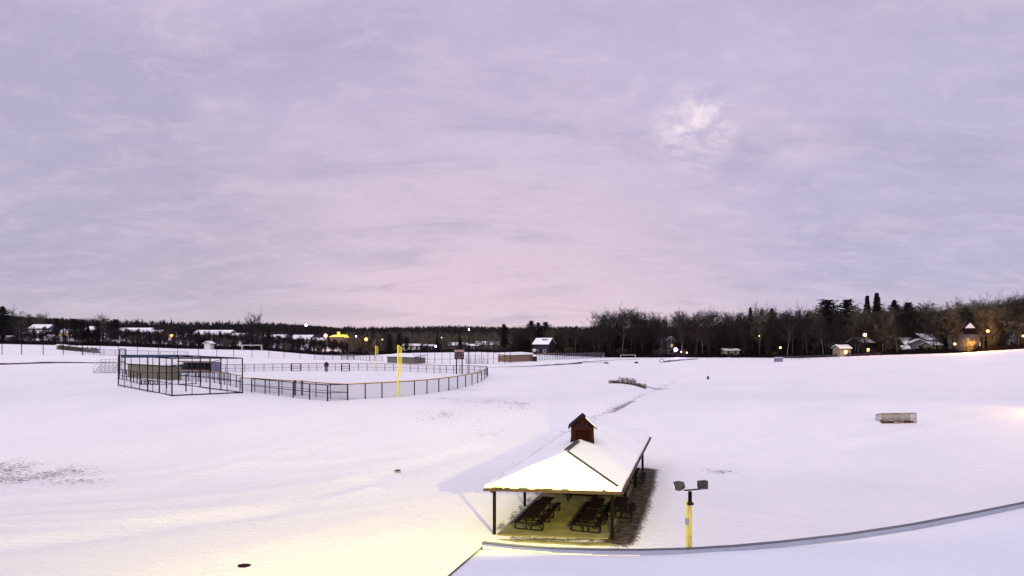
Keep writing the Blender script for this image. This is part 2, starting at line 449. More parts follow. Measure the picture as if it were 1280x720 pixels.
# bare seams where the snow has slid: right hip, ridge end, far right eave
b = MB(); up = Vector((0,0,1))
b.bar(snt[1].lerp(snt[4], .06)+up*.03, snt[1].lerp(snt[4], .97)+up*.04, .13, .05)
b.bar(R0+vn*.15+up*.20, R0+vn*3.6+up*.20, .30, .07)
b.build('ridge_cap', M['seam'], rf, True)
b = MB(); rr_ = random.Random(12)
for (p_, q_, n_) in ((A,B,9),(B,C_,14)):
    d_ = (q_-p_).normalized()
    for k in range(n_):
        c0 = p_.lerp(q_, rr_.uniform(.04,.96)); L_ = rr_.uniform(.15,.55)
        MB().bar(c0-d_*L_/2+up*.055-d_.cross(up)*-.028, c0+d_*L_/2+up*.055-d_.cross(up)*-.028, .07, rr_.uniform(.06,.12)).build('bare_patch', M['seam'], rf, True)
b = MB(); b.bar(B+up*-.06+un*.03, C_+up*-.06+un*.03, .04, .10); b.bar(A-vn*.03-up*.06, B-vn*.03-up*.06, .04, .10); b.bar(D_-un*.03-up*.09, A-un*.03-up*.09, .04,.06)
b.build('fascia_board', M['fascia'], rf, True)
# cupola
cc = R0+vn*5.3; cz = 3.98
ang = math.atan2(un.y, un.x); QZ = Matrix.Rotation(ang, 3, 'Z')
def cl(x, y, z): q = QZ @ Vector((x, y, 0)); return Vector((cc.x+q.x, cc.y+q.y, z))
cup = MB().box(cl(0,0,cz+.42), (1.44,1.44,1.10), rz=ang).build('cupola', M['tan'], sh, True)
for x in (-.70,.70):
    for y in (-.70,.70): MB().box(cl(x,y,cz+.42), (.13,.13,1.16), rz=ang).build('corner_trim', M['tan'], cup, True)
for y in (-.75,.75): MB().box(cl(0,y,cz+.92), (1.26,.06,.12), rz=ang).build('top_trim', M['tan'], cup, True)
for (x,y,w,d) in ((0,-.735,.98,.05),(0,.735,.98,.05),(-.735,0,.05,.98),(.735,0,.05,.98)):
    b = MB()
    for k in range(8): b.box(cl(x,y,cz+.2+k*.085), (w,d+.02*(k%2),.07), rz=ang)
    b.build('louver', M['louver'], cup, True)
MB().box(cl(0,0,cz+.02), (1.58,1.58,.34), rz=ang).build('cupola_curb', M['shingle'], cup, True)
z0, z1 = cz+.97, cz+1.72
for s_ in (-1, 1):
    b = MB(); a1 = cl(s_*.95,-.95,z0-.08); a2 = cl(s_*.95,.95,z0-.08); a3 = cl(0,.95,z1); a4 = cl(0,-.95,z1)
    b.slab([a1,a2,a3,a4] if s_ < 0 else [a4,a3,a2,a1], (0,0,.09)); b.build('cupola_roof', M['shingle'], cup, True)
b = MB(); a1 = cl(.93,-.86,z0+.03); a2 = cl(.93,.93,z0+.03); a3 = cl(.22,.93,z1-.08); a4 = cl(.22,-.86,z1-.08)
b.slab([a4,a3,a2,a1], (0,0,.07)); b.build('snow_patch', M['roof_snow'], cup, True)
for y in (-.72,.72):
    b = MB(); b.slab([cl(-.72,y,z0),cl(.72,y,z0),cl(0,y,z1-.03)], (QZ@Vector((0,.05 if y>0 else -.05,0)))); b.build('gable', M['shingle'], cup, True)
    b = MB(); b.box(cl(0,y*1.09,z0+.34),(.13,.03,.26),rz=ang); b.build('gable_vent', M['tan'], cup, True)

# slab, mud and the swept strip around the shelter
def sheet(name, m, pts, z, thick=.05, kind='structure', jag=0):
    P = []
    for a, c in zip(pts, pts[1:]+pts[:1]):
        n = max(1, int((Vector(c)-Vector(a)).length/.35)) if jag else 1
        for k in range(n):
            p = Vector(a).lerp(Vector(c), k/n); P.append((p.x+random.uniform(-jag,jag), p.y+random.uniform(-jag,jag), z-thick))
    o = MB().slab([Vector(p) for p in P][::-1], (0,0,thick)).build(name, m); o['kind'] = kind; return o
def sp(a, v): p = O+un*a+vn*v; return (p.x, p.y)
sheet('shelter_floor', M['concrete'], [sp(.25,-.25), sp(6.3,-.3), sp(6.35,18.6), sp(.3,18.6)], .10, jag=.0)
sheet('cleared_strip', M['concrete'], [sp(.6,-1.0), sp(1.6,-1.25), sp(5.6,-1.4), sp(6.8,-1.2), sp(6.6,-.98), sp(3.2,-1.0)], .082, jag=.06)

# picnic tables
def make_table(loc, rz, label):
    t = thing('picnic_table', loc, label, 'picnic table', rz, 'picnic tables under the shelter')
    b = MB()
    for k in range(5): b.box(((k-2)*.155,0,.75), (.145,2.4,.045))
    b.build('tabletop', M['table'], t)
    for s_ in (-1,1):
        b = MB()
        for k in range(2): b.box((s_*(.62+k*.14),0,.45), (.13,2.4,.04))
        b.build('bench', M['table'], t)
    for y in (-.85,.85):
        b = MB(); pts = [(-.82,.40),(-.80,.06),(-.70,.03),(.70,.03),(.80,.06),(.82,.40)]
        for p, q in zip(pts[:-1], pts[1:]): b.tube((p[0],y,p[1]),(q[0],y,q[1]),.045)
        b.tube((-.82,y,.41),(.82,y,.41),.04); b.tube((-.14,y,.03),(-.22,y,.73),.045); b.tube((.14,y,.03),(.22,y,.73),.045); b.tube((-.38,y,.71),(.38,y,.71),.04)
        b.build('leg', M['black_metal'], t)
    return t
dirV = math.atan2(vn.y, vn.x)-math.pi/2
def sl(a, v): p = O+un*a+vn*v; return (p.x, p.y, .10)
tabs = [(1.75,.95+.6,0,'dark picnic table at the front left of the shelter floor, nearest the left front post'),
        (1.75,4.1,0,'dark picnic table just behind the front left table in the shelter'),
        (4.95,1.5,0,'dark picnic table at the front right of the shelter floor, beside the right front post'),
        (4.95,4.15,0,'dark picnic table behind the front right table, in line with it'),
        (6.35,4.6,0,'dark picnic table standing at the right edge of the shelter beside the second post'),
        (3.4,8.0,math.pi/2,'dark picnic table turned crosswise in the middle of the shelter'),
        (5.3,10.3,0,'dark picnic table deep in the shelter behind the crosswise table'),
        (6.2,14,0,'dark picnic table near the far right corner of the shelter')]
t0 = None
for a, v, r, lab in tabs:
    if t0 is None: t0 = make_table(sl(a,v), dirV+r, lab)
    else:
        c = copy_tree(t0); c.location = sl(a,v); c.rotation_euler = (0,0,dirV+r); c['label'] = lab

# ------------------------------------------------------------------ low snowy roof below the camera
EDGE = [(603,676),(640,680),(690,683.5),(740,685),(800,685.5),(860,684),(920,680.5),(980,675),(1060,666),(1140,654),(1210,641),(1280,627),(1380,606)]
E = []
for px, py in EDGE: D = (CZ-5.32)*F/(py-HY); E.append(Vector(((px-CX)/F*D, D, 5.2)))
near_l = Vector((-.055*14.0-1.0, 12.6, 5.2))
ring = [Vector((-5.1,-6,5.2)), Vector((28,-6,5.2))]+[e for e in reversed(E)]
lowb = thing('low_building', (8,6,0), 'low building with a snow covered flat roof and curved blue grey parapet in the foreground', 'building')
Lc = Vector((-1.70, 13.9, 5.2)); 
LB = E[0]+(Lc-E[0])*6.5; ring[0] = Vector((LB.x, LB.y, 5.2)); ring[0].y = max(ring[0].y, -6)
b = MB(); b.slab([Vector((p.x,p.y,-.3)) for p in ring], (0,0,5.25)); b.build('wall', M['grey_wall'], lowb, True)
b = MB(); i0 = 0
inner = ring
b = MB(); n = len(ring)
# snow surface as a fan grid for soft drifts
ctr = Vector((6,4,5.2)); nr = 40
R_ = []
for a, c in zip(ring, ring[1:]+ring[:1]):
    m_ = max(1, int((c-a).length/.5))
    for k in range(m_): R_.append(a.lerp(c, k/m_))
n = len(R_)
for j in range(nr+1):
    for p in R_:
        q = ctr.lerp(p, j/nr)
        z = 5.2+.06*math.sin(q.x*.5+q.y*.3)*math.sin(q.y*.45)+.03*math.sin(q.x*1.3-q.y*1.1)
        z += .07*math.exp(-((q.x-.9)**2/1.2+(q.y-14.4)**2/.25))
        if j == nr: z = 5.12
        b.v.append((q.x, q.y, z))
for j in range(nr):
    for k in range(n): b.f.append((j*n+k, j*n+(k+1)%n, (j+1)*n+(k+1)%n, (j+1)*n+k))
b.f = [tuple(reversed(f)) for f in b.f] if False else b.f
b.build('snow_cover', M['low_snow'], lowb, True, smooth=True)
b = MB(); bt = MB()
for i_ in range(0, len(E)-1):
    p, q = E[i_], E[i_+1]; d = (q-p).normalized()
    hb = (.05,.06,.08,.10,.12)[min(i_,4)]; b.bar(p+up*(.065-hb/2), q+up*(.065-hb/2)+d*.02, .10, hb); bt.bar(p+up*.075+d.cross(up)*-.03, q+up*.075+d.cross(up)*-.03+d*.02, .13, .015)
b.build('parapet', M['curb'], lowb, True); bt.build('parapet_cap', M['curbtop'], lowb, True)
b = MB(); b.bar(E[0]-up*.06, ring[0]-up*.06, .02, .06); b.build('roof_edge', M['curbtop'], lowb, True)

# twin floodlight on its yellow pole
pb = Vector(((862.5-CX)/F*16.15, 16.15, 0))
fl = thing('floodlight_pole', pb, 'yellow pole with two dark floodlight heads just beyond the parapet', 'floodlight')
b = MB().tube((0,0,-.3),(0,0,6.55),.052,.048,n=16); b.build('pole', M['pole_yellow'], fl)
MB().tube((0,0,6.45),(0,0,6.74),.05,n=12).build('pole_cap', M['louver'], fl)
MB().tube((-.085,0,.5),(-.085,0,6.50),.022,n=8).build('conduit', M['yellow'], fl)
MB().box((0,0,6.42),(.16,.14,.05)).build('clamp', M['black_metal'], fl)
MB().box((-.085,-.02,5.95),(.09,.07,.16)).build('junction_box', M['galv'], fl)
MB().tube((-.16,0,6.77),(.25,0,6.80),.020,n=8).build('crossarm', M['black_metal'], fl)
def head(c, aim, rz):
    d = Vector(aim).normalized(); q = d.to_track_quat('Y','Z').to_matrix() @ Matrix.Rotation(rz,3,'Y')
    b = MB(); i = 0
    # tapered housing, wide mouth towards +Y
    v = []
    for y, w, h_ in ((-.11,.07,.07),(-.02,.105,.105),(.11,.125,.11)):
        for sx, sz in ((-1,-1),(1,-1),(1,1),(-1,1)):
            p = Vector(c)+q@Vector((sx*w,y,sz*h_)); b.v.append(tuple(p))
    b.f.append((3,2,1,0))
    for r in (0,4):
        for k in range(4): b.f.append((r+k, r+(k+1)%4, r+4+(k+1)%4, r+4+k))
    b.f.append((8,9,10,11))
    h = b.build('lamp_head', mat('dark bronze lamp housing',(.03,.026,.02),.5), fl)
    lb = MB().box(Vector(c)+q@Vector((0,.115,0)), (.20,.012,.17), mtx=q); lb.build('lens', M['lens'], h)
    return Vector(fl.location)+Vector(c)+q@Vector((0,.22,0)), d
hl, dl = head((-.27,0,6.90), (-.80,.50,-.42), .35)
hr, dr = head((.31,0,6.93), (.75,.62,-.40), -.25)
def spot(name, loc, d, power, color, size=160, rad=.08, blend=.5):
    l = bpy.data.lights.new(name, 'SPOT'); l.energy = power; l.color = color; l.spot_size = math.radians(size); l.spot_blend = blend; l.shadow_soft_size = rad
    o = bpy.data.objects.new(name, l); COL.objects.link(o); o.location = loc; o.rotation_euler = Vector(d).to_track_quat('-Z','Y').to_euler(); return o
def point(name, loc, power, color, rad=.3):
    l = bpy.data.lights.new(name, 'POINT'); l.energy = power; l.color = color; l.shadow_soft_size = rad
    o = bpy.data.objects.new(name, l); COL.objects.link(o); o.location = loc; return o
spot('floodlight_beam', hl, (-.62,.78,-.01), 27000, (1,.85,.08), 128, .14, .9)
spot('floodlight_beam', hr, (.55,.85,-.15), 2500, (1,.86,.40), 110, .1, .9)

# lamp on its own post past the right edge of the view, lighting the snow by the goal
g = gp(1279,530); lp = Vector((g.x+5.5, g.y+1, 0)); lp.z = H(lp.x, lp.y)
t = thing('yard_lamp', lp, 'tall yard lamp standing on the snow beyond the right edge of the view', 'street lamp')
MB().tube((0,0,-.3),(0,0,4.6),.07,.05).build('pole', M['dark_post'], t)
MB().box((-.25,0,4.62),(.6,.25,.12)).build('lamp_head', M['black_metal'], t)
MB().box((-.3,0,4.552),(.4,.2,.012)).build('lens', M['lens'], t)
spot('yard_lamp_light', lp+Vector((-.3,0,4.45)), (-.45,-.12,-.8), 800, (1,.50,.02), 140, .1, .6)

# ------------------------------------------------------------------ softball field
near_out = [(314.5,490.5),(331.5,492.5),(348.6,495),(366.5,497.3),(387,499.6),(409.5,501.5)]
def G(L): return [gp(*p) for p in L]
bull = G([(300,488.8),(337,491),(352.5,492),(369,494),(377,494.6),(395,497),(413,499),(434.5,500.2)])
fence('bullpen_fence', 'inner yellow capped bullpen fence from the batting cage to the near field corner', G([(300,488.8),(318.5,489.5),(337,491.2),(352.5,492.5)]+[(368,494),(378,494.8),(395,496.8),(413,498.6),(434.5,500.2)]), 1.85, .045, M['green_metal'], M['chain'], cap=M['cap'], mid=True, posts_at=1, capr=.06)
t, seg = fence('bullpen_fence', 'dark outer bullpen fence with two thick gate posts, nearest to the viewer', G(near_out+[(434.5,500.4)]), 1.9, .055, M['green_metal'], M['chain'], mid=True, posts_at=1)
for px in (368.7, 377.5):
    p = gp(px, 494.5); post(t, p, 1.95, .16, M['green_metal'], 'gate_post')
curve = [(434.5,500.2),(456.5,498.6),(477.5,497.6),(498,496),(518,494),(533.7,492.3),(548.5,490.2),(561,488.2),(572,486),(582,483.6),(590,481.4),(597,479),(602,476.8),(606,474.4),(608.8,472),(609.6,470),(607.5,468.6)]
fence('outfield_fence', 'near curved outfield fence with yellow cap, running round the right end of the field', G(curve), 1.85, .05, M['green_metal'], M['chain'], cap=M['cap'], posts_at=1, capr=.08)
far = [(607.5,468.6),(600,467.8),(593,467.4),(584,467.2),(575,467),(567,467),(558,466.6),(550,466.6),(542.5,466.2),(533,465.8),(522.6,465.3),(513,464.8),(502,464.4),(492,464.2),(481,463.9),(470,463.6),(459,463.4),(448,463.3),(437,463.3),(427.5,463.3),(419,463.3),(407,463.3),(396,463.4),(386,463.5),(376.5,463.6),(365,463.8),(353,464),(341,464.2),(330,464.4),(318,464.7),(306,465),(294,465.2),(282,465.4),(270,465.6)]
fence('outfield_fence', 'far straight outfield fence of the softball field, beyond the yellow foul poles', G(far), 1.75, .05, M['light_metal'], M['chain_far'], cap=M['cap'], posts_at=1, mid=True, capr=.06)
# gates in the far fence
for (a, c, lab) in ((364.6,376.6,'dark double rail gate in the far outfield fence left of the small dark cabinet'),(427.5,437.2,'dark gate in the far outfield fence right of the small dark cabinet')):
    p, q = gp(a,464.0), gp(c,464.0); p.y -= .35; q.y -= .35
    t = thing('field_gate', p, lab, 'gate')
    b = MB()
    for z in (.1,.65,1.2,1.75): b.tube(p+up*z, q+up*z, .05, n=6)
    b.build('rail', M['green_metal'], t, True)
    for r in (p, q): post(t, r, 1.85, .12, M['green_metal'], 'gate_post')
p = gp(408,464.6); t = thing('equipment_cabinet', p, 'small dark cabinet with peaked top on red legs at the far outfield fence', 'cabinet')
MB().box((0,0,1.55),(.95,.5,.62)).build('cabinet_body', M['dark_wall'], t)
MB().slab([Vector((-.5,-.3,1.862)),Vector((.5,-.3,1.862)),Vector((0,-.3,2.3))],(0,.6,0)).build('peaked_top', M['shingle'], t)
for x in (-.28,.0,.28): MB().box((x,0,.6),(.12,.3,1.27)).build('leg', M['red_wall'], t)

# foul poles
def foul(px, py, h, r, wing0, ww, lab):
    p = gp(px, py); t = thing('foul_pole', p, lab, 'foul pole')
    MB().tube((0,0,-.3),(0,0,h),r,n=10).build('pole', M['yellow'], t)
    b = MB(); x0 = r*.9
    b.tube((x0,0,h-.05),(x0+ww,0,h-.35),.035,n=6).tube((x0+ww,0,h-.35),(x0+ww,0,wing0+.3),.035,n=6).tube((x0+ww,0,wing0+.3),(x0,0,wing0),.035,n=6)
    k = wing0+.5
    while k < h-.4: b.tube((x0,0,k),(x0+ww,0,k),.02,n=5); k += .33
    for x in (.25,.5,.75): b.tube((x0+ww*x,0,wing0+.15),(x0+ww*x,0,h-.2),.022,n=5)
    b.build('wing_screen', M['yellow'], t); return t
foul(497.5,496.2,6.4,.095,2.6,.36,'tall yellow foul pole with ladder like wing screen on the near outfield fence')
foul(469.5,463.8,6.0,.10,4.0,.5,'thinner yellow foul pole standing far off on the far outfield fence')

# scoreboards, light pole
p = gp(574,467.6); t = thing('scoreboard', p, 'maroon scoreboard with pale top strip raised on two dark posts behind the curved fence', 'scoreboard')
for x in (-.6,.62): MB().box((x,.1,1.6),(.24,.24,3.6)).build('post', M['black_metal'], t)
bd = MB().box((0,0,3.95),(2.05,.22,1.6)).build('board', M['board'], t)
MB().box((0,-.02,4.98),(2.15,.26,.48)).build('header', M['boardtop'], t)
b = MB()
for (x,z,w) in ((-.7,4.45,.3),(.7,4.45,.3),(0,4.2,.34),(-.6,3.8,.22),(.1,3.7,.26),(.62,3.75,.22),(0,3.35,.4)): b.box((x,-.125,z),(w,.02,.2))
b.build('digit_panel', M['boardtop'], bd)
p = gp(586.2,467.6); t = thing('light_pole', p, 'tall thin dark light pole beside the maroon scoreboard', 'light pole')
MB().tube((0,0,-.3),(0,0,9.4),.10,.06,n=8).build('pole', M['dark_post'], t)
MB().tube((0,0,9.4),(0,0,9.75),.13,.09,n=8).build('lamp_head', M['g_white'], t)
p = gp(465,451.5); t = thing('scoreboard', p, 'small dark scoreboard on two thin posts left of the far yellow foul pole', 'scoreboard')
for x in (-.75,.9): MB().box((x,.1,.9),(.14,.14,2.2)).build('post', M['black_metal'], t)
MB().box((.1,0,2.5),(2.3,.18,1.1)).build('board', M['board'], t)

# batting cage
cA, cC, cD, cB = gp(148,482), gp(215,495.3), gp(303,491.5), gp(223,481)
t = thing('batting_cage', cC, 'long netted batting cage with a dark pipe frame left of the softball field', 'batting cage')
HC = 4.75
def lerp3(a, c, k): p = a.lerp(c, k); p.z = H(p.x, p.y); return p
LW = [lerp3(cC,cA,k) for k in (0,.20,.40,.72,1)]; RW = [lerp3(cD,cB,k) for k in (0,.30,.62,1)]
LWh = [lerp3(cC,cA,k) for k in (.09,.31,.55,.86)]
FR = [lerp3(cC,cD,k) for k in (.27,.52,.77)]
for p_ in [LW[0],LW[1],LW[2],LW[4]]+RW+[FR[1]]: post(t, p_, HC, .085, M['green_metal'])
for p_ in [LW[3]]+LWh+[FR[0],FR[2]]: post(t, p_, HC, .045, M['green_metal'])
b = MB()
for (a, c) in ((LW[0],LW[-1]),(RW[0],RW[-1]),(LW[0],RW[0]),(LW[1],RW[1]),(LW[2],RW[2]),(LW[-1],RW[-1])): b.tube(a+up*HC, c+up*HC, .07, n=6)
b.build('top_rail', M['green_metal'], t, True)
b = MB()
for (a, c) in ((LW[0],LW[-1]),(RW[0],RW[-1]),(LW[0],RW[0])): b.tube(a+up*.1, c+up*.1, .075, n=6)
for (a, c) in ((LW[0],LW[-1]),(RW[0],RW[-1])): b.tube(a+up*1.6, c+up*1.6, .045, n=6)
b.build('bottom_rail', M['green_metal'], t, True)
b = MB()
for (a, c) in ((LW[0],LW[-1]),(RW[0],RW[-1]),(LW[-1],RW[-1])): b.poly([a+up*.1,c+up*.1,c+up*HC,a+up*HC])
b.build('netting', M['net'], t, True)
b = MB().tube(LW[-1].lerp(RW[-1],.05)+up*(HC-.18), LW[-1].lerp(RW[-1],.98)+up*(HC-.18), .22, n=8); b.build('rolled_net', mat('blue grey rolled net',(.03,.05,.12),.9), t, True)
# backstop panel and low inner fence
p, q = gp(150,477.5), gp(165,476.5)
fence('backstop', 'tall dark backstop screen at the left end of the batting cage', [gp(149.5,468), gp(156.5,468)], 5.4, .08, M['green_metal'], M['chain'], posts_at=1, mid=True)
fence('dugout_fence', 'dark chain link fence in front of the long olive dugout', G([(149,474),(163,477),(176,481),(197,481),(223,481),(245,480)]), 1.9, .055, M['green_metal'], M['net'], mid=False, bottom=True, spacing=3.6)
fence('infield_fence', 'dark infield fence with yellow cap leading right from the open dugout', G([(224,476.5),(248,477),(268,479),(288,482.5),(303,486)]), 1.9, .05, M['green_metal'], M['chain'], cap=M['cap'], mid=True, spacing=3.0, capr=.06)
fence('infield_fence', 'short grey infield fence under the open dugout, seen through the batting cage', G([(224,470.5),(244,471.5),(266,474.5),(286,477)]), 1.5, .05, M['green_metal'], M['chain'], spacing=2.5)
for (x,y,h_) in ((232.5,489.3,2.4),(208,485.5,3.6),(251,479,2.0)):
    pp = gp(x,y); o = MB().tube((0,0,-.2),(0,0,h_),.09,n=8).build('cage_post', M['green_metal']); o.location = pp
    tag(o, {232.5:'short dark post standing inside the right half of the batting cage',208:'tall dark post inside the left half of the batting cage',251:'short dark post by the open dugout rail'}[x], 'post')
# bench on the dugout side
p = gp(187,481); t = thing('team_bench', p, 'low black bench with looped legs on the snow before the olive dugout', 'bench', 0)
MB().box((0,0,.62),(2.5,.45,.12)).build('seat', M['black_metal'], t)
for x in (-1.05,-.35,.35,1.05):
    b = MB(); pts = [(x-.22,.58),(x-.22,.1),(x+.22,.1),(x+.22,.58)]
    for a, c in zip(pts[:-1], pts[1:]): b.tube((a[0],0,a[1]),(c[0],0,c[1]),.07,n=6)
    b.build('leg', M['black_metal'], t)

def dugout(name, label, a, c, depth, h0, h1, wm, open_front=False, fas=None, snow=.35, sidem=None, back=None):
    """a, c: front bottom corners (left, right); box behind them; roof slopes to the back"""
    a = Vector(a); c = Vector(c); x = (c-a); L = x.length; rz = math.atan2(x.y, x.x)
    t = thing(name, a, label, 'dugout', rz)
    zc = c.z-a.z
    wt = .18
    if open_front:
        MB().box((L/2,depth,h0/2+zc/2-.1),(L,wt,h0+.2)).build('back_wall', M['darkin'], t)
        MB().box((L/2,0,.45),(L-.02,wt,.9)).build('front_wall', wm, t)
        for k in range(6): MB().box((.1+(L-.2)*k/5,0,h0/2+.45),(.14,.14,h0-.9)).build('post', M['darkin'], t)
        for xx in (.09, L-.09): MB().box((xx,depth/2,h0/2),(wt,depth-.22,h0)).build('side_wall', sidem or wm, t)
        MB().box((L/2,-.12,h0+.09),(L+.3,.1,.42)).build('fascia', fas or M['tan'], t)
    else:
        b = MB(); b.slab([Vector((0,0,-.3)),Vector((L,0,zc-.3)),Vector((L,0,zc+h0)),Vector((0,0,h0))][::-1],(0,depth,0)); b.build('wall', wm, t)
        if sidem: MB().box((-.02,depth/2,h0/2),(.04,depth-.04,h0-.02)).build('side_wall', sidem, t)
    b = MB(); o_ = .2
    b.slab([Vector((-o_,-o_,h0)),Vector((L+o_,-o_,zc+h0)),Vector((L+o_,depth+o_,zc+h1)),Vector((-o_,depth+o_,h1))],(0,0,.14)); r = b.build('roof', fas or M['tan'], t)
    b = MB(); b.slab([Vector((-o_+.03,-o_+.03,h0+.14)),Vector((L+o_-.03,-o_+.03,zc+h0+.14)),Vector((L+o_-.03,depth+o_,zc+h1+.14)),Vector((-o_+.03,depth+o_,h1+.14))],(0,0,snow)); b.build('snow_cover', M['roof_snow'], r)
    return t
dugout('dugout', 'long olive walled dugout with snow on its roof behind the batting cage', gp(159.5,471), gp(211,475.5), 2.2, 2.5, 2.7, M['olive'])
dugout('dugout', 'open fronted dugout with dark interior and tan fascia beside the long olive dugout', gp(222.5,465.5), gp(264,466), 3.0, 2.35, 2.75, M['tan'], True, M['tanwall'], .12, M['purple'])
dugout('dugout', 'grey brown dugout with deep snow on its roof, behind the near yellow foul pole', gp(484,453.5), gp(517,455), 4.5, 1.8, 2.3, M['greywall'], snow=.5)
dugout('dugout', 'tan and grey dugout under a snowy roof right of the maroon scoreboard', gp(636,452.8), gp(666,451.5), 4.5, 2.0, 2.3, M['tanwall'], snow=.5)
p = gp(668.5,451.8); t = thing('opening_block', p, 'black block standing in for the dark opening at the right end of the tan dugout', 'box')  # added block; the dugout opening's darkness is put into its near-black colour
MB().box((0,0,.75),(1.3,1.2,1.7)).build('box_body', M['darkin'], t); MB().box((0,0,1.68),(1.36,1.26,.14)).build('snow_cover', M['roof_snow'], t)
# bleachers
def bleachers(px, py, w, rows, label, rz=0):
    p = gp(px, py); t = thing('bleachers', p, label, 'bleachers', rz)
    for k in range(rows):
        MB().box((0,k*.62,.42+k*.36),(w,.28,.06)).build('seat_plank', M['galv'], t)
        MB().box((0,k*.62-.3,.2+k*.36),(w,.26,.04)).build('foot_plank', M['galv'], t)
    b = MB()
    for k in range(6):
        x = -w/2+.1+(w-.2)*k/5; b.tube((x,-.3,0),(x,rows*.62,rows*.36+.1),.05,n=6); b.tube((x,rows*.62-.3,0),(x,rows*.62-.3,rows*.36),.05,n=6)
    b.build('frame', M['galv'], t)
    b = MB(); hh = rows*.36+1.2
    for k in range(6):
        x = -w/2+(w)*k/5; b.tube((x,rows*.62,rows*.36),(x,rows*.62,hh),.04,n=6)
    b.tube((-w/2,rows*.62,hh),(w/2,rows*.62,hh),.04,n=6).tube((-w/2,rows*.62,hh-.5),(w/2,rows*.62,hh-.5),.03,n=6)
    for x in (-w/2,w/2): b.tube((x,rows*.62,hh),(x,-.2,1.2),.04,n=6).tube((x,-.2,1.2),(x,-.2,0),.04,n=6)
    b.build('guard_rail', M['rust'], t)
bleachers(131,466.2,4.4,5,'small metal bleachers with guard rail left of the batting cage', .15)
bleachers(596,454.5,6.5,3,'low snowy bleachers behind the light pole and scoreboard')

# soccer goals
def goal(px, py, w, h, d, r, fm, nm, label, rz=0, side=None, full=False):
    p = gp(px, py); t = thing('soccer_goal', p, label, 'goal', rz)
    b = MB(); b.tube((-w/2,0,0),(-w/2,0,h),r,n=8).tube((w/2,0,0),(w/2,0,h),r,n=8).tube((-w/2,0,h),(w/2,0,h),r,n=8)
    b.build('goal_frame', fm, t)
    b = MB(); b.tube((-w/2,0,h),(-w/2,d,0.05),r*.6,n=6).tube((w/2,0,h),(w/2,d,0.05),r*.6,n=6).tube((-w/2,d,.05),(w/2,d,.05),r*.6,n=6)
    b.build('back_frame', fm, t)
    if nm:
        b = MB(); b.poly([(-w/2,0,h),(w/2,0,h),(w/2,d,.05),(-w/2,d,.05)]).poly([(-w/2,0,h),(-w/2,d,.05),(-w/2,0,.05)]).poly([(w/2,0,h),(w/2,0,.05),(w/2,d,.05)])
        b.build('netting', nm, t)
    return t
p = gp(1124,529.2)
t = thing('soccer_goal', p, 'small netted goal with rusty frame alone on the snow at the right', 'goal', .10)
w, h, d = 3.75, 1.05, .9
b = MB()
for x in (-w/2,0,w/2): b.tube((x,0,0),(x,0,h),.035).tube((x,0,h),(x,d,h*.8),.03).tube((x,d,h*.8),(x,d,0),.03).tube((x,0,.04),(x,d,.04),.03)
b.tube((-w/2,0,h),(w/2,0,h),.035).tube((-w/2,0,.04),(w/2,0,.04),.045).tube((-w/2,d,.8*h),(w/2,d,.8*h),.03).tube((-w/2,0,h*.45),(w/2,0,h*.45),.022)
b.build('goal_frame', M['rust'], t)
b = MB(); 
random.seed(3)
nx, nz = 75, 20                        # individual cords of the net
def P_(i, j): x = -w/2+w*i/nx; return Vector((x+.01*math.sin(j*2.1), .04+.05*math.sin(i*.35+j*.8), .06+(h-.08)*j/nz - .04*math.sin(math.pi*i/nx)*math.sin(i*.5)))
for j in range(nz+1):
    for i in range(nx): b.tube(P_(i,j), P_(i+1,j), .007, n=3, cap=False)
for i in range(0, nx+1):
    for j in range(nz): b.tube(P_(i,j), P_(min(i+(j%2),nx),j+1), .007, n=3, cap=False)
b.build('netting', mat('pale net cord',(.30,.28,.20),.9), t)
b = MB(); b.poly([(-w/2,d,.05),(w/2,d,.05),(w/2,d,h*.8),(-w/2,d,h*.8)]); b.build('back_netting', M['netgoal'], t)
b = MB()
for k in range(60):
    x = random.uniform(-w/2,w/2); b.box((x,random.uniform(0,d),.07+random.uniform(0,.1)),(random.uniform(.1,.4),.2,random.uniform(.05,.2)), rz=random.uniform(0,3))
b.build('net_heap', M['darkin'], t)
goal(314.5,439.2,7.3,2.3,1.6,.10,M['white_pipe'],None,'white soccer goal on the far snowy field behind the netting posts')
goal(143,431.9,6.5,2.0,1.4,.09,M['white_pipe'],None,'small white soccer goal at the far left tree line')
goal(785,452,5.0,2.2,1.4,.05,M['white_pipe'],None,'thin white goal frame on the far field right of the white pole')
# rocks, pipe and other small things on the far field
def lump(name, px, py, sx, sy, sz, m, label, cat, group=None, seed=0):
    r = random.Random(seed); p = gp(px, py); b = MB(); n, k = 10, 5
    for j in range(k+1):
        ph = math.pi/2*j/k
        for i in range(n):
            th = 2*math.pi*i/n; q = 1+r.uniform(-.18,.18)
            b.v.append((sx/2*math.cos(th)*math.cos(ph)*q, sy/2*math.sin(th)*math.cos(ph)*q, sz*math.sin(ph)*(1+r.uniform(-.1,.1))-.03))
    for j in range(k):
        for i in range(n): b.f.append((j*n+i, j*n+(i+1)%n, (j+1)*n+(i+1)%n, (j+1)*n+i))
    o = b.build(name, m, None); o.location = p; return tag(o, label, cat, group)
lump('boulder',725,454.4,1.5,.9,.55,M['rubble'],'dark boulder at the left end of the thin pole lying on the far field','boulder','dark boulders on the far field',1)
lump('boulder',758,454.4,1.5,.9,.5,M['rubble'],'dark boulder at the right end of the thin pole lying on the far field','boulder','dark boulders on the far field',2)
lump('boulder',795.5,454.2,1.3,.9,.6,M['rubble'],'dark boulder between the lying pole and the white culvert ring','boulder','dark boulders on the far field',3)
lump('boulder',885,474,.45,.5,.65,M['rubble'],'lone dark upright stone on the snow right of the ditch','boulder','dark boulders on the far field',4)
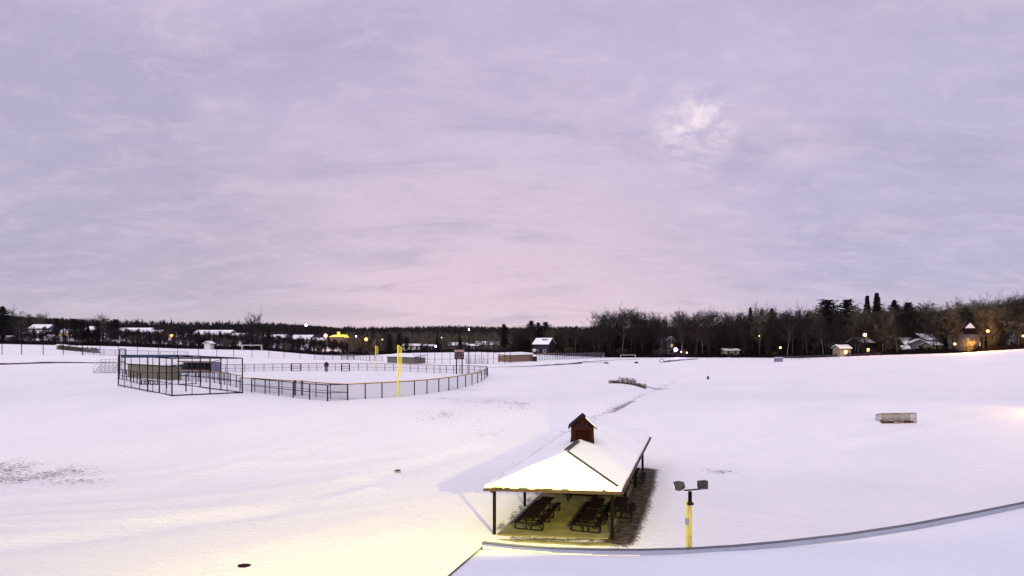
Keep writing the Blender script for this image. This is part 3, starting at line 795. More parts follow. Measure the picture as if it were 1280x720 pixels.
lump('boulder',497,588.5,.5,.4,.12,M['rubble'],'small flat dark stone on the open snow left of the shelter','boulder','dark boulders on the far field',5)
a, c = gp(727,453.6), gp(756,453.6); o = MB().tube((0,0,.2),c-a+up*.2,.09,n=6).build('lying_pole', M['galv']); o.location = a; tag(o,'thin grey pole lying between two dark boulders','pole')
p = gp(827,453.2); b = MB()
for k in range(16):
    t1, t2 = 2*math.pi*k/16, 2*math.pi*(k+1)/16; b.tube((.7*math.cos(t1),0,.6+.55*math.sin(t1)),(.7*math.cos(t2),0,.6+.55*math.sin(t2)),.16,n=6)
o = b.build('culvert_ring', M['galv']); o.location = p; tag(o,'grey culvert ring at the end of the dark ditch on the far field','pipe')
o = MB(); 
p = gp(305,707.5); b = MB(); n = 18
for k in range(n): t1 = 2*math.pi*k/n; b.v.append((.30*math.cos(t1)*(1+.12*math.sin(3*t1)),.22*math.sin(t1),.03)); 
for k in range(n): t1 = 2*math.pi*k/n; b.v.append((.33*math.cos(t1),.26*math.sin(t1),-.15))
b.f.append(tuple(range(n))); 
for k in range(n): b.f.append((k, n+k, n+(k+1)%n, (k+1)%n))
o = b.build('drain_cover', M['shingle']); o.location = p; tag(o,'dark oval drain cover poking out of the snow in the left foreground','drain cover')
p = gp(973,452.3); t = thing('utility_box', p, 'small lavender utility box at the edge of the dark wood', 'utility box')
MB().box((0,0,.6),(2.2,1.2,1.3)).build('box_body', M['purple'], t); MB().box((0,0,1.3),(2.3,1.3,.12)).build('snow_cover', M['roof_snow'], t)

# weed strip
random.seed(5)
path = G([(762,479),(775,479.2),(790,481),(806,484.5)])
b = MB(); mb = MB(); n = 26
for k in range(n):
    f = k/(n-1)*(len(path)-1); i = min(int(f), len(path)-2); q = path[i].lerp(path[i+1], f-i); hh = .32*math.sin(math.pi*(k+1)/(n+1))**.5+random.uniform(-.05,.05)
    mb.box((q.x,q.y,q.z+hh/2-.08),(.45,.8,hh), rz=random.uniform(-.3,.3))
    for s_ in range(9):
        x = q.x+random.uniform(-.15,.15); y = q.y+random.uniform(-.3,.3); hh2 = random.uniform(.3,1.0)*(1.0 if 7 < k < 20 else .4)
        tp = Vector((x+random.uniform(-.12,.12), y, q.z+.2+hh2)); b.tube((x,y,q.z),tp,.03,.01,n=4)
        for z in range(3): b.tube(Vector((x,y,q.z)).lerp(tp,.5+.15*z), Vector((x+random.uniform(-.25,.25),y+random.uniform(-.2,.2),q.z+.2+hh2*random.uniform(.6,1.1))), .012,.006,n=3)
o = mb.build('earth_bank', M['rubble']); struct(o)
o = b.build('dry_weeds', M['weed']); o['kind'] = 'stuff'

# dark earth banks (edges of a ditch) as long low lips
def bank(pts, w, h0, h1):
    P = G(pts); b = MB(); n = 0; Q = []
    for a, c in zip(P[:-1], P[1:]):
        m_ = max(1,int((c-a).length/2.0))
        for k in range(m_): Q.append(a.lerp(c,k/m_))
    Q.append(P[-1]); N_ = len(Q)
    for i, q in enumerate(Q):
        hh = h0+(h1-h0)*i/(N_-1); hh *= random.uniform(.65,1.15); z = H(q.x,q.y)
        for (y, zz) in ((-w/2,-.1),(-w/4,hh),(w/4,hh*.9),(w/2,-.1)): b.v.append((q.x,q.y+y,z+zz))
    for i in range(N_-1):
        for k in range(3): b.f.append((i*4+k,(i+1)*4+k,(i+1)*4+k+1,i*4+k+1))
    o = b.build('ditch_bank', M['rubble']); struct(o)
bank([(-60,456.8),(0,456),(40,454.6),(75,453.8),(150,453.9),(165,454.2)],1.0,.62,.14)
bank([(655,458.5),(690,456.6),(715,455.2),(725,454.6)],1.2,.12,.5)
bank([(590,459.4),(625,459),(655,458.5)],.8,.03,.16)
bank([(829,453),(848,450.8),(872,448.9)],1.2,.5,.25)
bank([(728,452.6),(760,450.6),(800,449)],.8,.22,.08)

# ------------------------------------------------------------------ far fences
def tall_net(label, xs_, ybase, h, r, m, nm='ball_netting', rails=()):
    P = [gp(x, np.interp(x, [0,110,250,400,520,640,760],[443.2,444,446,449.5,455,454.5,449]) if ybase is None else ybase) for x in xs_]
    t = thing(nm, P[0], label, 'netting fence')
    for p_ in P: post(t, p_, h, r, m, n=6)
    for z in rails:
        b = MB()
        for a, c in zip(P[:-1], P[1:]): b.tube(a+up*z, c+up*z, .04, n=5)
        b.build('rail', m, t, True)
    b = MB()
    for a, c in zip(P[:-1], P[1:]): b.poly([a+up*.05, c+up*.05, c+up*h*.97, a+up*h*.97])
    b.build('netting', M['net_far'], t, True); return t
M['net_far'] = mat('fine far netting', (.10,.08,.12), .9, alpha=.035)
tall_net('tall dark netting posts in front of the left tree line', [2.5,27,54,79,103], None, 8.5, .10, M['dark_post'])
tall_net('tall thin netting posts behind the batting cage and the far outfield', [125,148,172,198,222,248,271,292,315,336,355,375,393], None, 8.2, .075, M['dark_post'])
tall_net('dark netting fence with mid rail between the two snow roofed dugouts', [517,525.5,534.5,543.5,552.5,562.5,574,585,594,602,610,617,624,631,638], None, 5.6, .07, M['green_metal'], rails=(1.4,))
fence('field_fence', 'low fence on the far field left of the batting cage', G([(104,443.5),(130,444.5),(200,446.5),(235,447)]), 1.8, .05, M['light_metal'], M['chain_far'], spacing=3.2)
fence('field_fence', 'low fence before the far diamond left of the small dark scoreboard', G([(393,449.8),(427,450.2),(443,450),(462,451.5),(478,452)]), 1.8, .05, M['light_metal'], M['chain_far'], spacing=3.0)
fence('field_fence', 'yellow capped fence running right from the black opening block', G([(671,450.8),(694,449.8)]), 2.2, .05, M['green_metal'], M['chain_far'], cap=M['cap'], spacing=1.6)
fence('field_fence', 'dark fence below the gabled house and along the wood edge', G([(694,449.8),(725,448.6),(756,447.4)]), 2.3, .06, M['green_metal'], M['chain'], spacing=1.5, mid=True)
fence('field_fence', 'low wire fence along the right edge of the snowfield below the wood', G([(968,449.5),(1010,449.3),(1060,447.5),(1100,445.8)]), 1.1, .04, M['light_metal'], M['net'], spacing=3.0, mid=True)
t, sg_ = fence('field_gate', 'grey paired gate panels in the low fence at the far diamond', G([(427,449.7),(434.5,449.7),(442.5,449.7)]), 2.0, .09, M['green_metal'], M['chain'], posts_at=1, mid=True, cat='gate')
p = gp(754,452.5); o = MB().tube((0,0,-.2),(0,0,2.2),.05,n=6).build('marker_pole', M['white_pipe']); o.location = p; tag(o,'thin white marker pole standing right of the lying pole on the far field','pole')

# ------------------------------------------------------------------ buildings
def house(name, label, px, D, w, dp, h, rise, wm, rz=0, ridge='x', wins=1, lit=(), chim=False, roofm='roof_snow', ztop=None, cat='house', dz=0, overh=.4):
    """ridge 'x': roof slope faces the view; 'y': gable faces the view"""
    p = at(px, D)
    if ztop is not None:                    # roof top row given: stand on the ground, height follows
        tot = CZ+(HY-ztop)/F*D-p.z; h = max(2.2, tot-rise)
    t = thing(name, p, label, cat, math.radians(rz))
    b = MB(); b.box((0,dp/2,h/2-.4),(w,dp,h+.8))
    if ridge == 'x':
        for x in (-w/2, w/2-.1): b.slab([Vector((x,0,h)),Vector((x,dp,h)),Vector((x,dp/2,h+rise))],(.1,0,0))
    else:
        for y in (0, dp-.1): b.slab([Vector((-w/2,y,h)),Vector((w/2,y,h)),Vector((0,y,h+rise))],(0,.1,0))
    b.build('wall', M[wm], t)
    def rp(pts, m, zt, th):
        b.slab([Vector((x,y,z+zt)) for x,y,z in pts],(0,0,th))
    o_ = overh
    if ridge == 'x':
        k = rise/(dp/2)
        sl_ = [[(-w/2-o_,-o_,h-k*o_),(w/2+o_,-o_,h-k*o_),(w/2+o_,dp/2,h+rise),(-w/2-o_,dp/2,h+rise)],
               [(w/2+o_,dp+o_,h-k*o_),(-w/2-o_,dp+o_,h-k*o_),(-w/2-o_,dp/2,h+rise),(w/2+o_,dp/2,h+rise)]]
    else:
        k = rise/(w/2)
        sl_ = [[(-w/2-o_,dp+o_,h-k*o_),(-w/2-o_,-o_,h-k*o_),(0,-o_,h+rise),(0,dp+o_,h+rise)],
               [(w/2+o_,-o_,h-k*o_),(w/2+o_,dp+o_,h-k*o_),(0,dp+o_,h+rise),(0,-o_,h+rise)]]
    b = MB()
    for s_ in sl_: rp(s_, None, .01, .14)
    r = b.build('roof', M['shingle'], t)
    b = MB()
    for s_ in sl_: rp(s_, None, .16, .22)
    b.build('snow_cover', M[roofm], r)
    if chim: MB().box((w*.2,dp*.5,h+rise+.3),(.8,.8,1.6)).build('chimney', M['brick_t'], t)
    ns = max(1, int(h//2.7)); nw = max(0, int(w//2.6)) if wins else 0
    wi = 0
    for f in range(ns):
        for k in range(nw):
            x = -w/2+w*(k+.5)/nw; z = 1.5+f*2.7
            o = MB().box((x,-.03,z),(1.0,.08,1.3)).build('window', M['lit_win'] if wi in lit else M['glass'], t)
            b = MB()
            for sx in (-.55,.55): b.box((x+sx,-.06,z),(.1,.1,1.5))
            for sz in (-.7,.7): b.box((x,-.06,z+sz),(1.0,.1,.1))
            b.build('frame', M['white_wall'], o)
            wi += 1
    if w > 6: MB().box((w*.32,-.035,1.0),(1.0,.06,2.1)).build('door', M['red_wall'], t)
    return t
B_ = [
 # left, beyond the fields
 ('house','long snow roofed house high behind the far left trees',48,330,9,9,3,2.0,'grey_wall',10,'x',406,()),
 ('house','dark red building with white framed windows at the far left',42,285,10,8,3,1.2,'red_wall',0,'x',413.5,()),
 ('house','cream house with lit windows and snow roof between the left evergreens',86,300,13,8,3,1.8,'cream_wall',-6,'x',413,(0,1,2,3)),
 ('house','snow roofed house peeping out above the left evergreens',112,350,5,7,3,2,'grey_wall',8,'x',408.5,()),
 ('house','long white roofed hall to the left of the orange street lamp',163,340,19,9,3,2,'white_wall',4,'x',411,()),
 ('house','low house just left of the orange street lamp, roof white with snow',192,330,6,8,3,1.6,'grey_wall',4,'x',414.5,()),
 ('house','longest white roofed hall, right of the orange street lamp',263,335,20,10,3,2.4,'cream_wall',-3,'x',416.5,()),
 ('house','beige house right of the longest white roofed hall',296,325,7,8,3,1.4,'cream_wall',0,'x',421.5,()),
 ('house','small white roofed house left of the white lamp pole',335,320,5.5,8,3,1.4,'cream_wall',0,'x',422.5,()),
 ('house','white roofed house standing higher beside the small one left of the white lamp pole',349,330,5.5,8,3,1.6,'grey_wall',0,'x',419.3,()),
 ('house','wide white roofed house under the white lamp pole',376,330,10,9,3,2,'cream_wall',0,'x',419.3,()),
 ('house','low white roofed house left of the gold lit restaurant',397,320,6.5,8,3,1.4,'white_wall',0,'x',423,()),
 # middle
 ('house','low white warehouse with red corner right of the yellow foul pole',514,285,8,9,2.4,.8,'white_wall',0,'x',431,()),
 ('house','low pale building left of the dark garage behind the middle field',526,288,4,6,2.2,.6,'grey_wall',0,'x',432.5,()),
 ('house','low dark garage with snow roof behind the middle field',537,280,6,6,2.4,.5,'dark_wall',0,'x',434,()),
 ('house','dark red house above the maroon scoreboard',566,290,4.5,6,3,1.2,'red_wall',0,'x',430,()),
 ('house','low house with white walls just right of the dark red house',578,295,5,6,2.4,.9,'white_wall',0,'x',431.5,()),
 ('house','low dark shop with snow roof by the thin light pole',591,282,5,6,2.4,.6,'dark_wall',0,'x',434,()),
 ('house','long white roofed building half way between light pole and gabled house',609,300,11,9,2.6,1.6,'grey_wall',0,'x',427.5,()),
 ('house','narrow dark house with pale gable left of the large gabled house',636,290,3.6,7,3.5,1.6,'red_wall',0,'y',426.5,()),
 # in the wood
 ('house','narrow yellow green house glimpsed between the bare trunks',730,285,3.6,6,3.5,1.6,'green_wall',0,'y',428.5,()),
 ('house','tall pale narrow house beside the violet lamp',839.5,268,3.2,6,5,1.4,'white_wall',0,'y',421.5,(1,)),
 ('house','low pale building in the trees right of the violet lamp',915,252,6,5,2.2,.6,'green_wall',0,'x',437.5,()),
 ('house','grey house deep in the wood left of the cream one',1040,236,6,6,4,1.6,'dark_wall',0,'x',428,()),
 ('house','small cream house with lit front at the wood edge',1057,208,3.6,5,2.6,1,'cream_wall',0,'x',432,(0,)),
 ('house','dark house with bright snow roof under the orange lamp at right',1085,212,4.6,7,4,1.6,'dark_wall',12,'x',422.5,(0,)),
 ('house','brown house with warm walls half hidden left of the large grey house',1117,222,4.5,7,4,1.5,'brick_t',0,'x',417,()),
 ('house','grey wing with steep snow roof on the left of the large grey gabled house',1138,210,3.6,6,3.5,2.2,'grey_wall',0,'x',423,()),
 ('garage','small pale garage between the large grey house and the turreted house',1171,200,3.2,5,2.2,.9,'green_wall',0,'x',428.5,()),
 ('house','low white outbuilding left of the turreted house, lit by the warm lamp',1205,196,4.6,5,2.4,1.0,'cream_wall',0,'x',422,()),
 ('house','tall grey narrow house at the right edge of the view',1264,186,3.6,6,6,1.2,'grey_wall',0,'x',402.5,()),
 ('house','grey house cut by the right edge of the view',1283,186,3.6,6,6,1.2,'grey_wall',0,'x',402.5,(1,)),
 ('house','low snow roofed shed at the far left edge of the view',3,238,4,4,2.0,.6,'white_wall',0,'x',424,()),
 ('shed','small white gabled shed by the far left netting posts',61.5,243,3.8,4,2.2,1.1,'white_wall',0,'y',422.8,()),
 ('shed','small white roofed shed on the far field behind the batting cage',259,236,2.4,3,2.0,.7,'white_wall',0,'y',432.5,()),
]
HSPAN = []
for (nm, lab, px, D, w, dp, h, rise, wm, rz, rd, ztop, lit) in B_:
    house(nm, lab, px, D, w, dp, h, rise, wm, rz, rd, ztop=ztop, lit=lit, cat='house' if nm == 'house' else nm, wins=1 if w > 2.7 else 0)
    HSPAN.append((px-w/2/D*F-2, px+w/2/D*F+2, D))
# large gabled house right of the dugouts
p = at(679, 262); 
t = house('house','white roofed house with dark gable front, large among the wood behind the tan dugout',676,262,7.4,6.0,3,2.3,'dark_wall',-32,'x',ztop=423.4,lit=()); HSPAN.append((662,698,262))
MB().box((-3.2,-.05,1.2),(1.6,.12,2.6)).build('porch', M['white_wall'], t)
b = MB(); b.box((1.0,2.6,5.6),(2.4,2.0,2.2)); b.build('dormer', M['dark_wall'], t); MB().box((1.0,2.6,6.85),(2.8,2.4,.4)).build('dormer_snow', M['roof_snow'], t)
# large grey gabled house at right
t = house('house','large grey gabled house with bright snow roof and a dark square window, right side',1149,206,4.6,7,4,1.2,'grey_wall',-20,'y',ztop=424.5); HSPAN.append((1128,1168,200))
b = MB(); b.slab([Vector((2.3,0.4,4.0)),Vector((5.6,.4,4.0)),Vector((5.0,5,5.9)),Vector((0,5,6.2))],(0,0,.25)); b.build('side_roof', M['roof_snow'], t)
MB().box((4.0,2.2,1.7),(2.8,3.6,4.2)).build('side_wall', M['grey_wall'], t)
b = MB(); b.slab([Vector((-5.4,-1.4,1.0)),Vector((-2.7,-1.4,1.0)),Vector((-2.7,.8,2.0)),Vector((-5.4,.8,2.0))],(0,0,.25)); b.build('porch_roof', M['roof_snow'], t)
# turreted house
p = at(1217, 186); t = thing('house', p, 'tall grey turreted house with pointed snowy roof beside a glowing shrub', 'house', math.radians(8)); HSPAN.append((1202,1234,186))
htot = CZ+(HY-404)/F*186-p.z
MB().box((-.2,3,2.4),(5.4,6,5.8)).build('wall', M['grey_wall'], t)
b = MB(); b.box((-1.4,-.2,htot-5.2),(3.4,3.2,4.0)); b.build('tower', M['grey_wall'], t)
b = MB(); zt = htot
for a, c in (((-3.4,-2.1),(.6,-2.1)),((.6,-2.1),(.6,1.7)),((.6,1.7),(-3.4,1.7)),((-3.4,1.7),(-3.4,-2.1))): b.poly([(a[0],a[1],zt-3.4),(c[0],c[1],zt-3.4),(-1.4,-.2,zt)])
b.poly([(-3.4,1.7,zt-3.4),(.6,1.7,zt-3.4),(.6,-2.1,zt-3.4),(-3.4,-2.1,zt-3.4)]); tr = b.build('turret_roof', M['shingle'], t)
b = MB()
for a, c in (((-2.3,-1.1),(-.5,-1.1)),((-.5,-1.1),(-.5,.7)),((-.5,.7),(-2.3,.7)),((-2.3,.7),(-2.3,-1.1))): b.poly([(a[0],a[1],zt-1.5),(c[0],c[1],zt-1.5),(-1.4,-.2,zt+.15)])
b.build('snow_cover', M['roof_snow'], tr)
b = MB(); b.slab([Vector((-3.1,-1.2,4.7)),Vector((2.9,-1.2,4.7)),Vector((2.7,-.2,5.3)),Vector((-2.9,-.2,5.3))],(0,0,.3)); b.build('porch_roof', M['roof_snow'], t)
b = MB(); b.slab([Vector((-3.1,-.2,5.35)),Vector((2.8,-.2,5.35)),Vector((1.6,3,7.8)),Vector((-1,3,7.8))],(0,.3,.1)); b.build('roof', M['shingle'], t)
for i_, (x, z, l_) in enumerate(((-2.2,1.6,0),(0,1.6,0),(1.7,2.2,1),(-2.2,4.0,0),(0,4.0,0),(1.8,4.0,0))):
    o = MB().box((x,-.04,z),(.9,.1,1.3)).build('window', M['lit_win'] if l_ else M['glass'], t)
    b = MB(); [b.box((x+sx,-.08,z),(.1,.1,1.5)) for sx in (-.5,.5)]; b.build('frame', M['white_wall'], o)
# gold lit restaurant
p = at(423, 318); t = thing('restaurant', p, 'low restaurant whose roof and cupola glow gold among the dark trees', 'restaurant')
zb = CZ+(HY-420.5)/F*318-p.z
MB().box((0,3,zb/2-.4),(8.8,5.6,zb-.2)).build('wall', M['brick_t'], t)
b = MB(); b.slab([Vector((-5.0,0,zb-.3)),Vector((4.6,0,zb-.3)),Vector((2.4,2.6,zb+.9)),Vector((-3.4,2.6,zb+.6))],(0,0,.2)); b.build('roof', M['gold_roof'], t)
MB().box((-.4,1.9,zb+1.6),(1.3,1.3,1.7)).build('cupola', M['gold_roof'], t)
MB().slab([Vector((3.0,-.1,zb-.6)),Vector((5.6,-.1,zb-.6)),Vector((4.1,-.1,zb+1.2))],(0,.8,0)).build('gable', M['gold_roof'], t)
HSPAN.append((410,436,318))

# ------------------------------------------------------------------ street lamps
def lamp(label, px, py, D, gm, r=.45, power=0, col=(1,.5,.2), cat='street lamp'):
    p = at(px, D); z = CZ+(HY-py)/F*D-p.z
    t = thing('street_lamp', p, label, cat)
    MB().tube((0,.1,-.3),(0,.1,z),.10,.07,n=6).build('pole', M['dark_post'], t)
    b = MB(); n = 10
    for j in range(7):
        ph = math.pi*j/6
        for i in range(n): b.v.append((r*math.sin(ph)*math.cos(2*math.pi*i/n), r*math.sin(ph)*math.sin(2*math.pi*i/n)-.0, z+r*math.cos(ph)))
    for j in range(6):
        for i in range(n): b.f.append((j*n+i,(j+1)*n+i,(j+1)*n+(i+1)%n,j*n+(i+1)%n))
    b.build('lamp_globe', M[gm], t, smooth=True)
    if power: point('lamp_light', p+Vector((0,-1.2,z-.2)), power, col, .4)
lamp('orange street lamp glowing among the left trees, left of the long white roofed hall',215.5,419.5,250,'g_orange',.62,2500,(1,.42,.15))
lamp('tall lamp with white globe standing against the sky left of the restaurant',382.5,406.5,300,'g_white',.62)
lamp('pinkish orange lamp just left of the gold lit restaurant',407,419.5,295,'g_pink',.85,3000,(1,.45,.3))
lamp('orange lamp to the right of the gold lit restaurant',457.7,424.2,270,'g_orange',.75,2500,(1,.45,.2))
lamp('small white lamp between the restaurant and the orange lamp right of it',445,420.5,285,'g_white',.36)
lamp('small white lamp behind the tall netting right of the near foul pole',544.7,433,262,'g_white',.40)
lamp('tiny warm lamp high in the wood above the middle field',552,422,280,'g_warm',.28)
lamp('tiny warm lamp left of the near foul pole top',478,424.5,272,'g_warm',.28)
lamp('violet white lamp glowing at the foot of the wood in the middle',844.5,437,247,'g_violet',.85,2500,(.75,.5,1))
lamp('small warm lit window, shaped as a globe lamp, just right of the violet lamp',851.5,439.8,246,'g_warm',.30)  # distant lit window, modelled as a glowing globe on a pole
lamp('second small warm lit window, shaped as a globe lamp, farther right of the violet lamp',858.5,440.8,246,'g_warm',.32)  # another lit window given the same globe and pole
lamp('small warm lamp in the dark wood above the lavender box',975.5,434.5,224,'g_warm',.40)
lamp('faint warm lamp high between trunks in the right wood',949,420,236,'g_warm',.24)
lamp('bright orange lamp above the dark house with snow roof',1081,418.5,200,'g_pink',.55,1500,(1,.5,.3))
lamp('orange lamp to the right of the turreted house',1234.5,413.8,172,'g_orange',.36,3000,(1,.45,.15))
lamp('small cream lamp left of the turreted house',1193.5,430,186,'g_warm',.38)
lamp('small warm lamp at the right edge of the view',1279,420,172,'g_warm',.30)
point('shrub_light', at(1211,178)+Vector((0,-1.0,2.6)), 4500, (1,.52,.12), .3)

# ------------------------------------------------------------------ trees
def seg_arrays():
    return [[], []]
def prism(V_, F_, p, q, r0, r1, n=3):
    d = q-p; L_ = math.sqrt(d.dot(d))
    if L_ < 1e-5: return
    d = d/L_; a = d.orthogonal().normalized(); b = d.cross(a); i = len(V_)
    for (o, r) in ((p, r0),(q, r1)):
        for k in range(n):
            t = 2*math.pi*k/n; w = o+a*(r*math.cos(t))+b*(r*math.sin(t)); V_.append((w.x,w.y,w.z))
    for k in range(n): F_.append((i+k,i+(k+1)%n,i+n+(k+1)%n,i+n+k))
def mesh_of(name, V_, F_, m):
    me = bpy.data.meshes.new(name); me.from_pydata(V_, [], F_); me.materials.append(m); me.update(); return me
def rdir(base, spread, r):
    v = Vector((r.gauss(0,1), r.gauss(0,1), r.gauss(0,1))); v = v-base*v.dot(base); v.normalize()
    return (base*math.cos(spread)+v*math.sin(spread)).normalized()
def bare_tree(seed, Ht=15, spread=.62, low=.22, wm='twig', bm_='bark', dens=1.0, slim=1.0, multi=1):
    r = random.Random(seed); TV, TF, V_, F_ = [], [], [], []
    for s_ in range(multi):
        lean = rdir(Vector((0,0,1)), .04+.16*(multi > 1), r); p = Vector((0,0,-.4)); pts = [p]
        nseg = 7; fork = .55
        for k in range(nseg):
            lean = rdir(lean, r.uniform(.02,.12), r); lean = (lean+Vector((0,0,.15))).normalized(); p = p+lean*(Ht*.86/nseg); pts.append(p)
        R0_ = Ht*.013*slim
        for k in range(nseg): prism(TV, TF, pts[k], pts[k+1], R0_*(1-k/nseg*.85), R0_*(1-(k+1)/nseg*.85), 6)
        nl = int(20*dens)
        for i in range(nl):
            f = low+(1-low)*(i+r.random())/nl; f = min(f,.995)*nseg; k = int(f); base = pts[k].lerp(pts[k+1], f-k)
            hf = f/nseg; L_ = Ht*(.10+.30*math.sin(math.pi*min(1,(hf-low*.6)/(1.08-low*.6)))**.8)*r.uniform(.75,1.15)*slim
            az = i*2.4+r.uniform(-.5,.5); el = r.uniform(.35,.95)+.35*hf
            d = Vector((math.cos(az)*math.cos(el), math.sin(az)*math.cos(el), math.sin(el)))
            q = base; rr = R0_*.42*(1-hf*.6)
            lp_ = [q]
            for s2 in range(5):
                d = rdir(d, r.uniform(.05,.28), r); d = (d+Vector((0,0,.10))).normalized(); q = q+d*(L_/5); lp_.append(q)
            for s2 in range(5): prism(TV, TF, lp_[s2], lp_[s2+1], rr*(1-s2/5*.8), rr*(1-(s2+1)/5*.8), 4)
            for j in range(int(9*dens)):
                f2 = r.uniform(.15,1.0)*5; k2 = min(int(f2),4); b2 = lp_[k2].lerp(lp_[k2+1], f2-k2)
                d2 = rdir((lp_[k2+1]-lp_[k2]).normalized(), r.uniform(.4,spread+.35), r); L2 = L_*r.uniform(.22,.48)
                q2 = b2+d2*L2*.5; d3 = rdir(d2,.3,r); q3 = q2+d3*L2*.5
                prism(V_, F_, b2, q2, .035, .024); prism(V_, F_, q2, q3, .024, .014)
                for m2 in range(7):
                    b3 = b2.lerp(q2, r.random()) if m2 < 3 else q2.lerp(q3, r.random())
                    d4 = rdir(d2, r.uniform(.35,1.0), r); L3 = L2*r.uniform(.25,.6); q4 = b3+d4*L3
                    prism(V_, F_, b3, q4, .022, .010)
                    q5 = b3.lerp(q4,.5); prism(V_, F_, q5, q5+rdir(d4,.6,r)*L3*.6, .014, .008)
    return mesh_of('trunk', TV, TF, M[bm_]), mesh_of('crown', V_, F_, M[wm])
def conifer(seed, Ht=14, rad=2.6, shape='spire', low=.08):
    r = random.Random(seed); TV, TF, V_, F_ = [], [], [], []
    prism(TV, TF, Vector((0,0,-.4)), Vector((0,0,Ht*.97)), Ht*.014, .03, 6)
    nl = int(Ht*4.2)
    for i in range(nl):
        f = low+(1-low)*i/nl; z = Ht*f
        if shape == 'spire': rr = rad*(1-(f-low)/(1-low))**1.0*r.uniform(.7,1.15)+.15
        elif shape == 'pine': rr = rad*(math.sin(math.pi*min(1,(f-low)/(1.03-low)))**.8)*r.uniform(.5,1.2)
        else: rr = rad*(1 if f > .62 else .45)*math.sin(math.pi*min(1,(f-low)/(1.04-low)))**.35*r.uniform(.55,1.1)
        for k in range(6):
            az = i*1.9+k*1.05+r.uniform(-.3,.3); dr = -.18 if shape == 'spire' else r.uniform(-.1,.45)
            d = Vector((math.cos(az), math.sin(az), dr)).normalized(); e = Vector((0,0,z))+d*rr*r.uniform(.8,1.1)
            prism(TV, TF, Vector((0,0,z)), e, .05, .015, 3)
            for j in range(13):
                c = Vector((0,0,z)).lerp(e, r.uniform(.12,1.05)); s = r.uniform(.16,.42)
                u = Vector((r.gauss(0,1), r.gauss(0,1), r.gauss(0,.5))).normalized(); w = u.orthogonal().normalized(); w = (Matrix.Rotation(r.uniform(0,6.3),3,u) @ w)
                i0 = len(V_)
                for pp in (c-u*s, c+w*s*.45, c+u*s, c-w*s*.45): V_.append((pp.x,pp.y,pp.z))
                F_.append((i0,i0+1,i0+2,i0+3))
    return mesh_of('trunk', TV, TF, M['bark']), mesh_of('crown', V_, F_, M['needle'])
PB = [bare_tree(11,15,wm='twig'), bare_tree(12,15,wm='twigr',low=.15), bare_tree(13,15,wm='twigo',bm_='barkl',low=.3), bare_tree(14,15,spread=.8,wm='twig',low=.1,multi=2,slim=.8),
      bare_tree(15,15,wm='twigr',low=.35,slim=.8), bare_tree(16,15,wm='twigo',low=.12,dens=1.1), bare_tree(17,15,wm='twig',low=.45,slim=.9,bm_='barkl')]
SH = [bare_tree(31,6,wm='twig',low=.03,multi=3,slim=1.1,dens=.8), bare_tree(32,6,wm='twigo',low=.03,multi=3,slim=1.2,dens=.8), bare_tree(33,6,wm='brush',low=.02,multi=3,slim=1.3,dens=.8)]
PC = {'spire': [conifer(21,15,2.9,'spire'), conifer(22,15,2.3,'spire',.05)], 'pine': [conifer(23,15,3.3,'pine',.12), conifer(24,15,4.2,'pine',.2)], 'flat': [conifer(25,15,3.6,'flat',.25)]}
trees_n = 0
def tree(name, proto, px, D, top=None, hgt_=None, label=None, group=None, cat='tree', ws=1.0, nom=15.0):
    global trees_n
    p = at(px, D)
    h = (CZ+(HY-top)/F*D-p.z) if top is not None else hgt_
    h = max(h, 1.5)
    t = thing(name, p, label, cat, random.uniform(0,6.28), group)
    t.scale = (h/nom*ws, h/nom*ws, h/nom)
    for nm, me_ in (('trunk', proto[0]), ('crown', proto[1])):
        o = bpy.data.objects.new(nm, me_); COL.objects.link(o); o.parent = t
    trees_n += 1
    return t
def edgeD(px): return float(np.interp(px, EP, ED))
random.seed(77)
def blocked(px, D, m=1.5):
    return any(a-m < px < c+m and D < Dh for a, c, Dh in HSPAN)
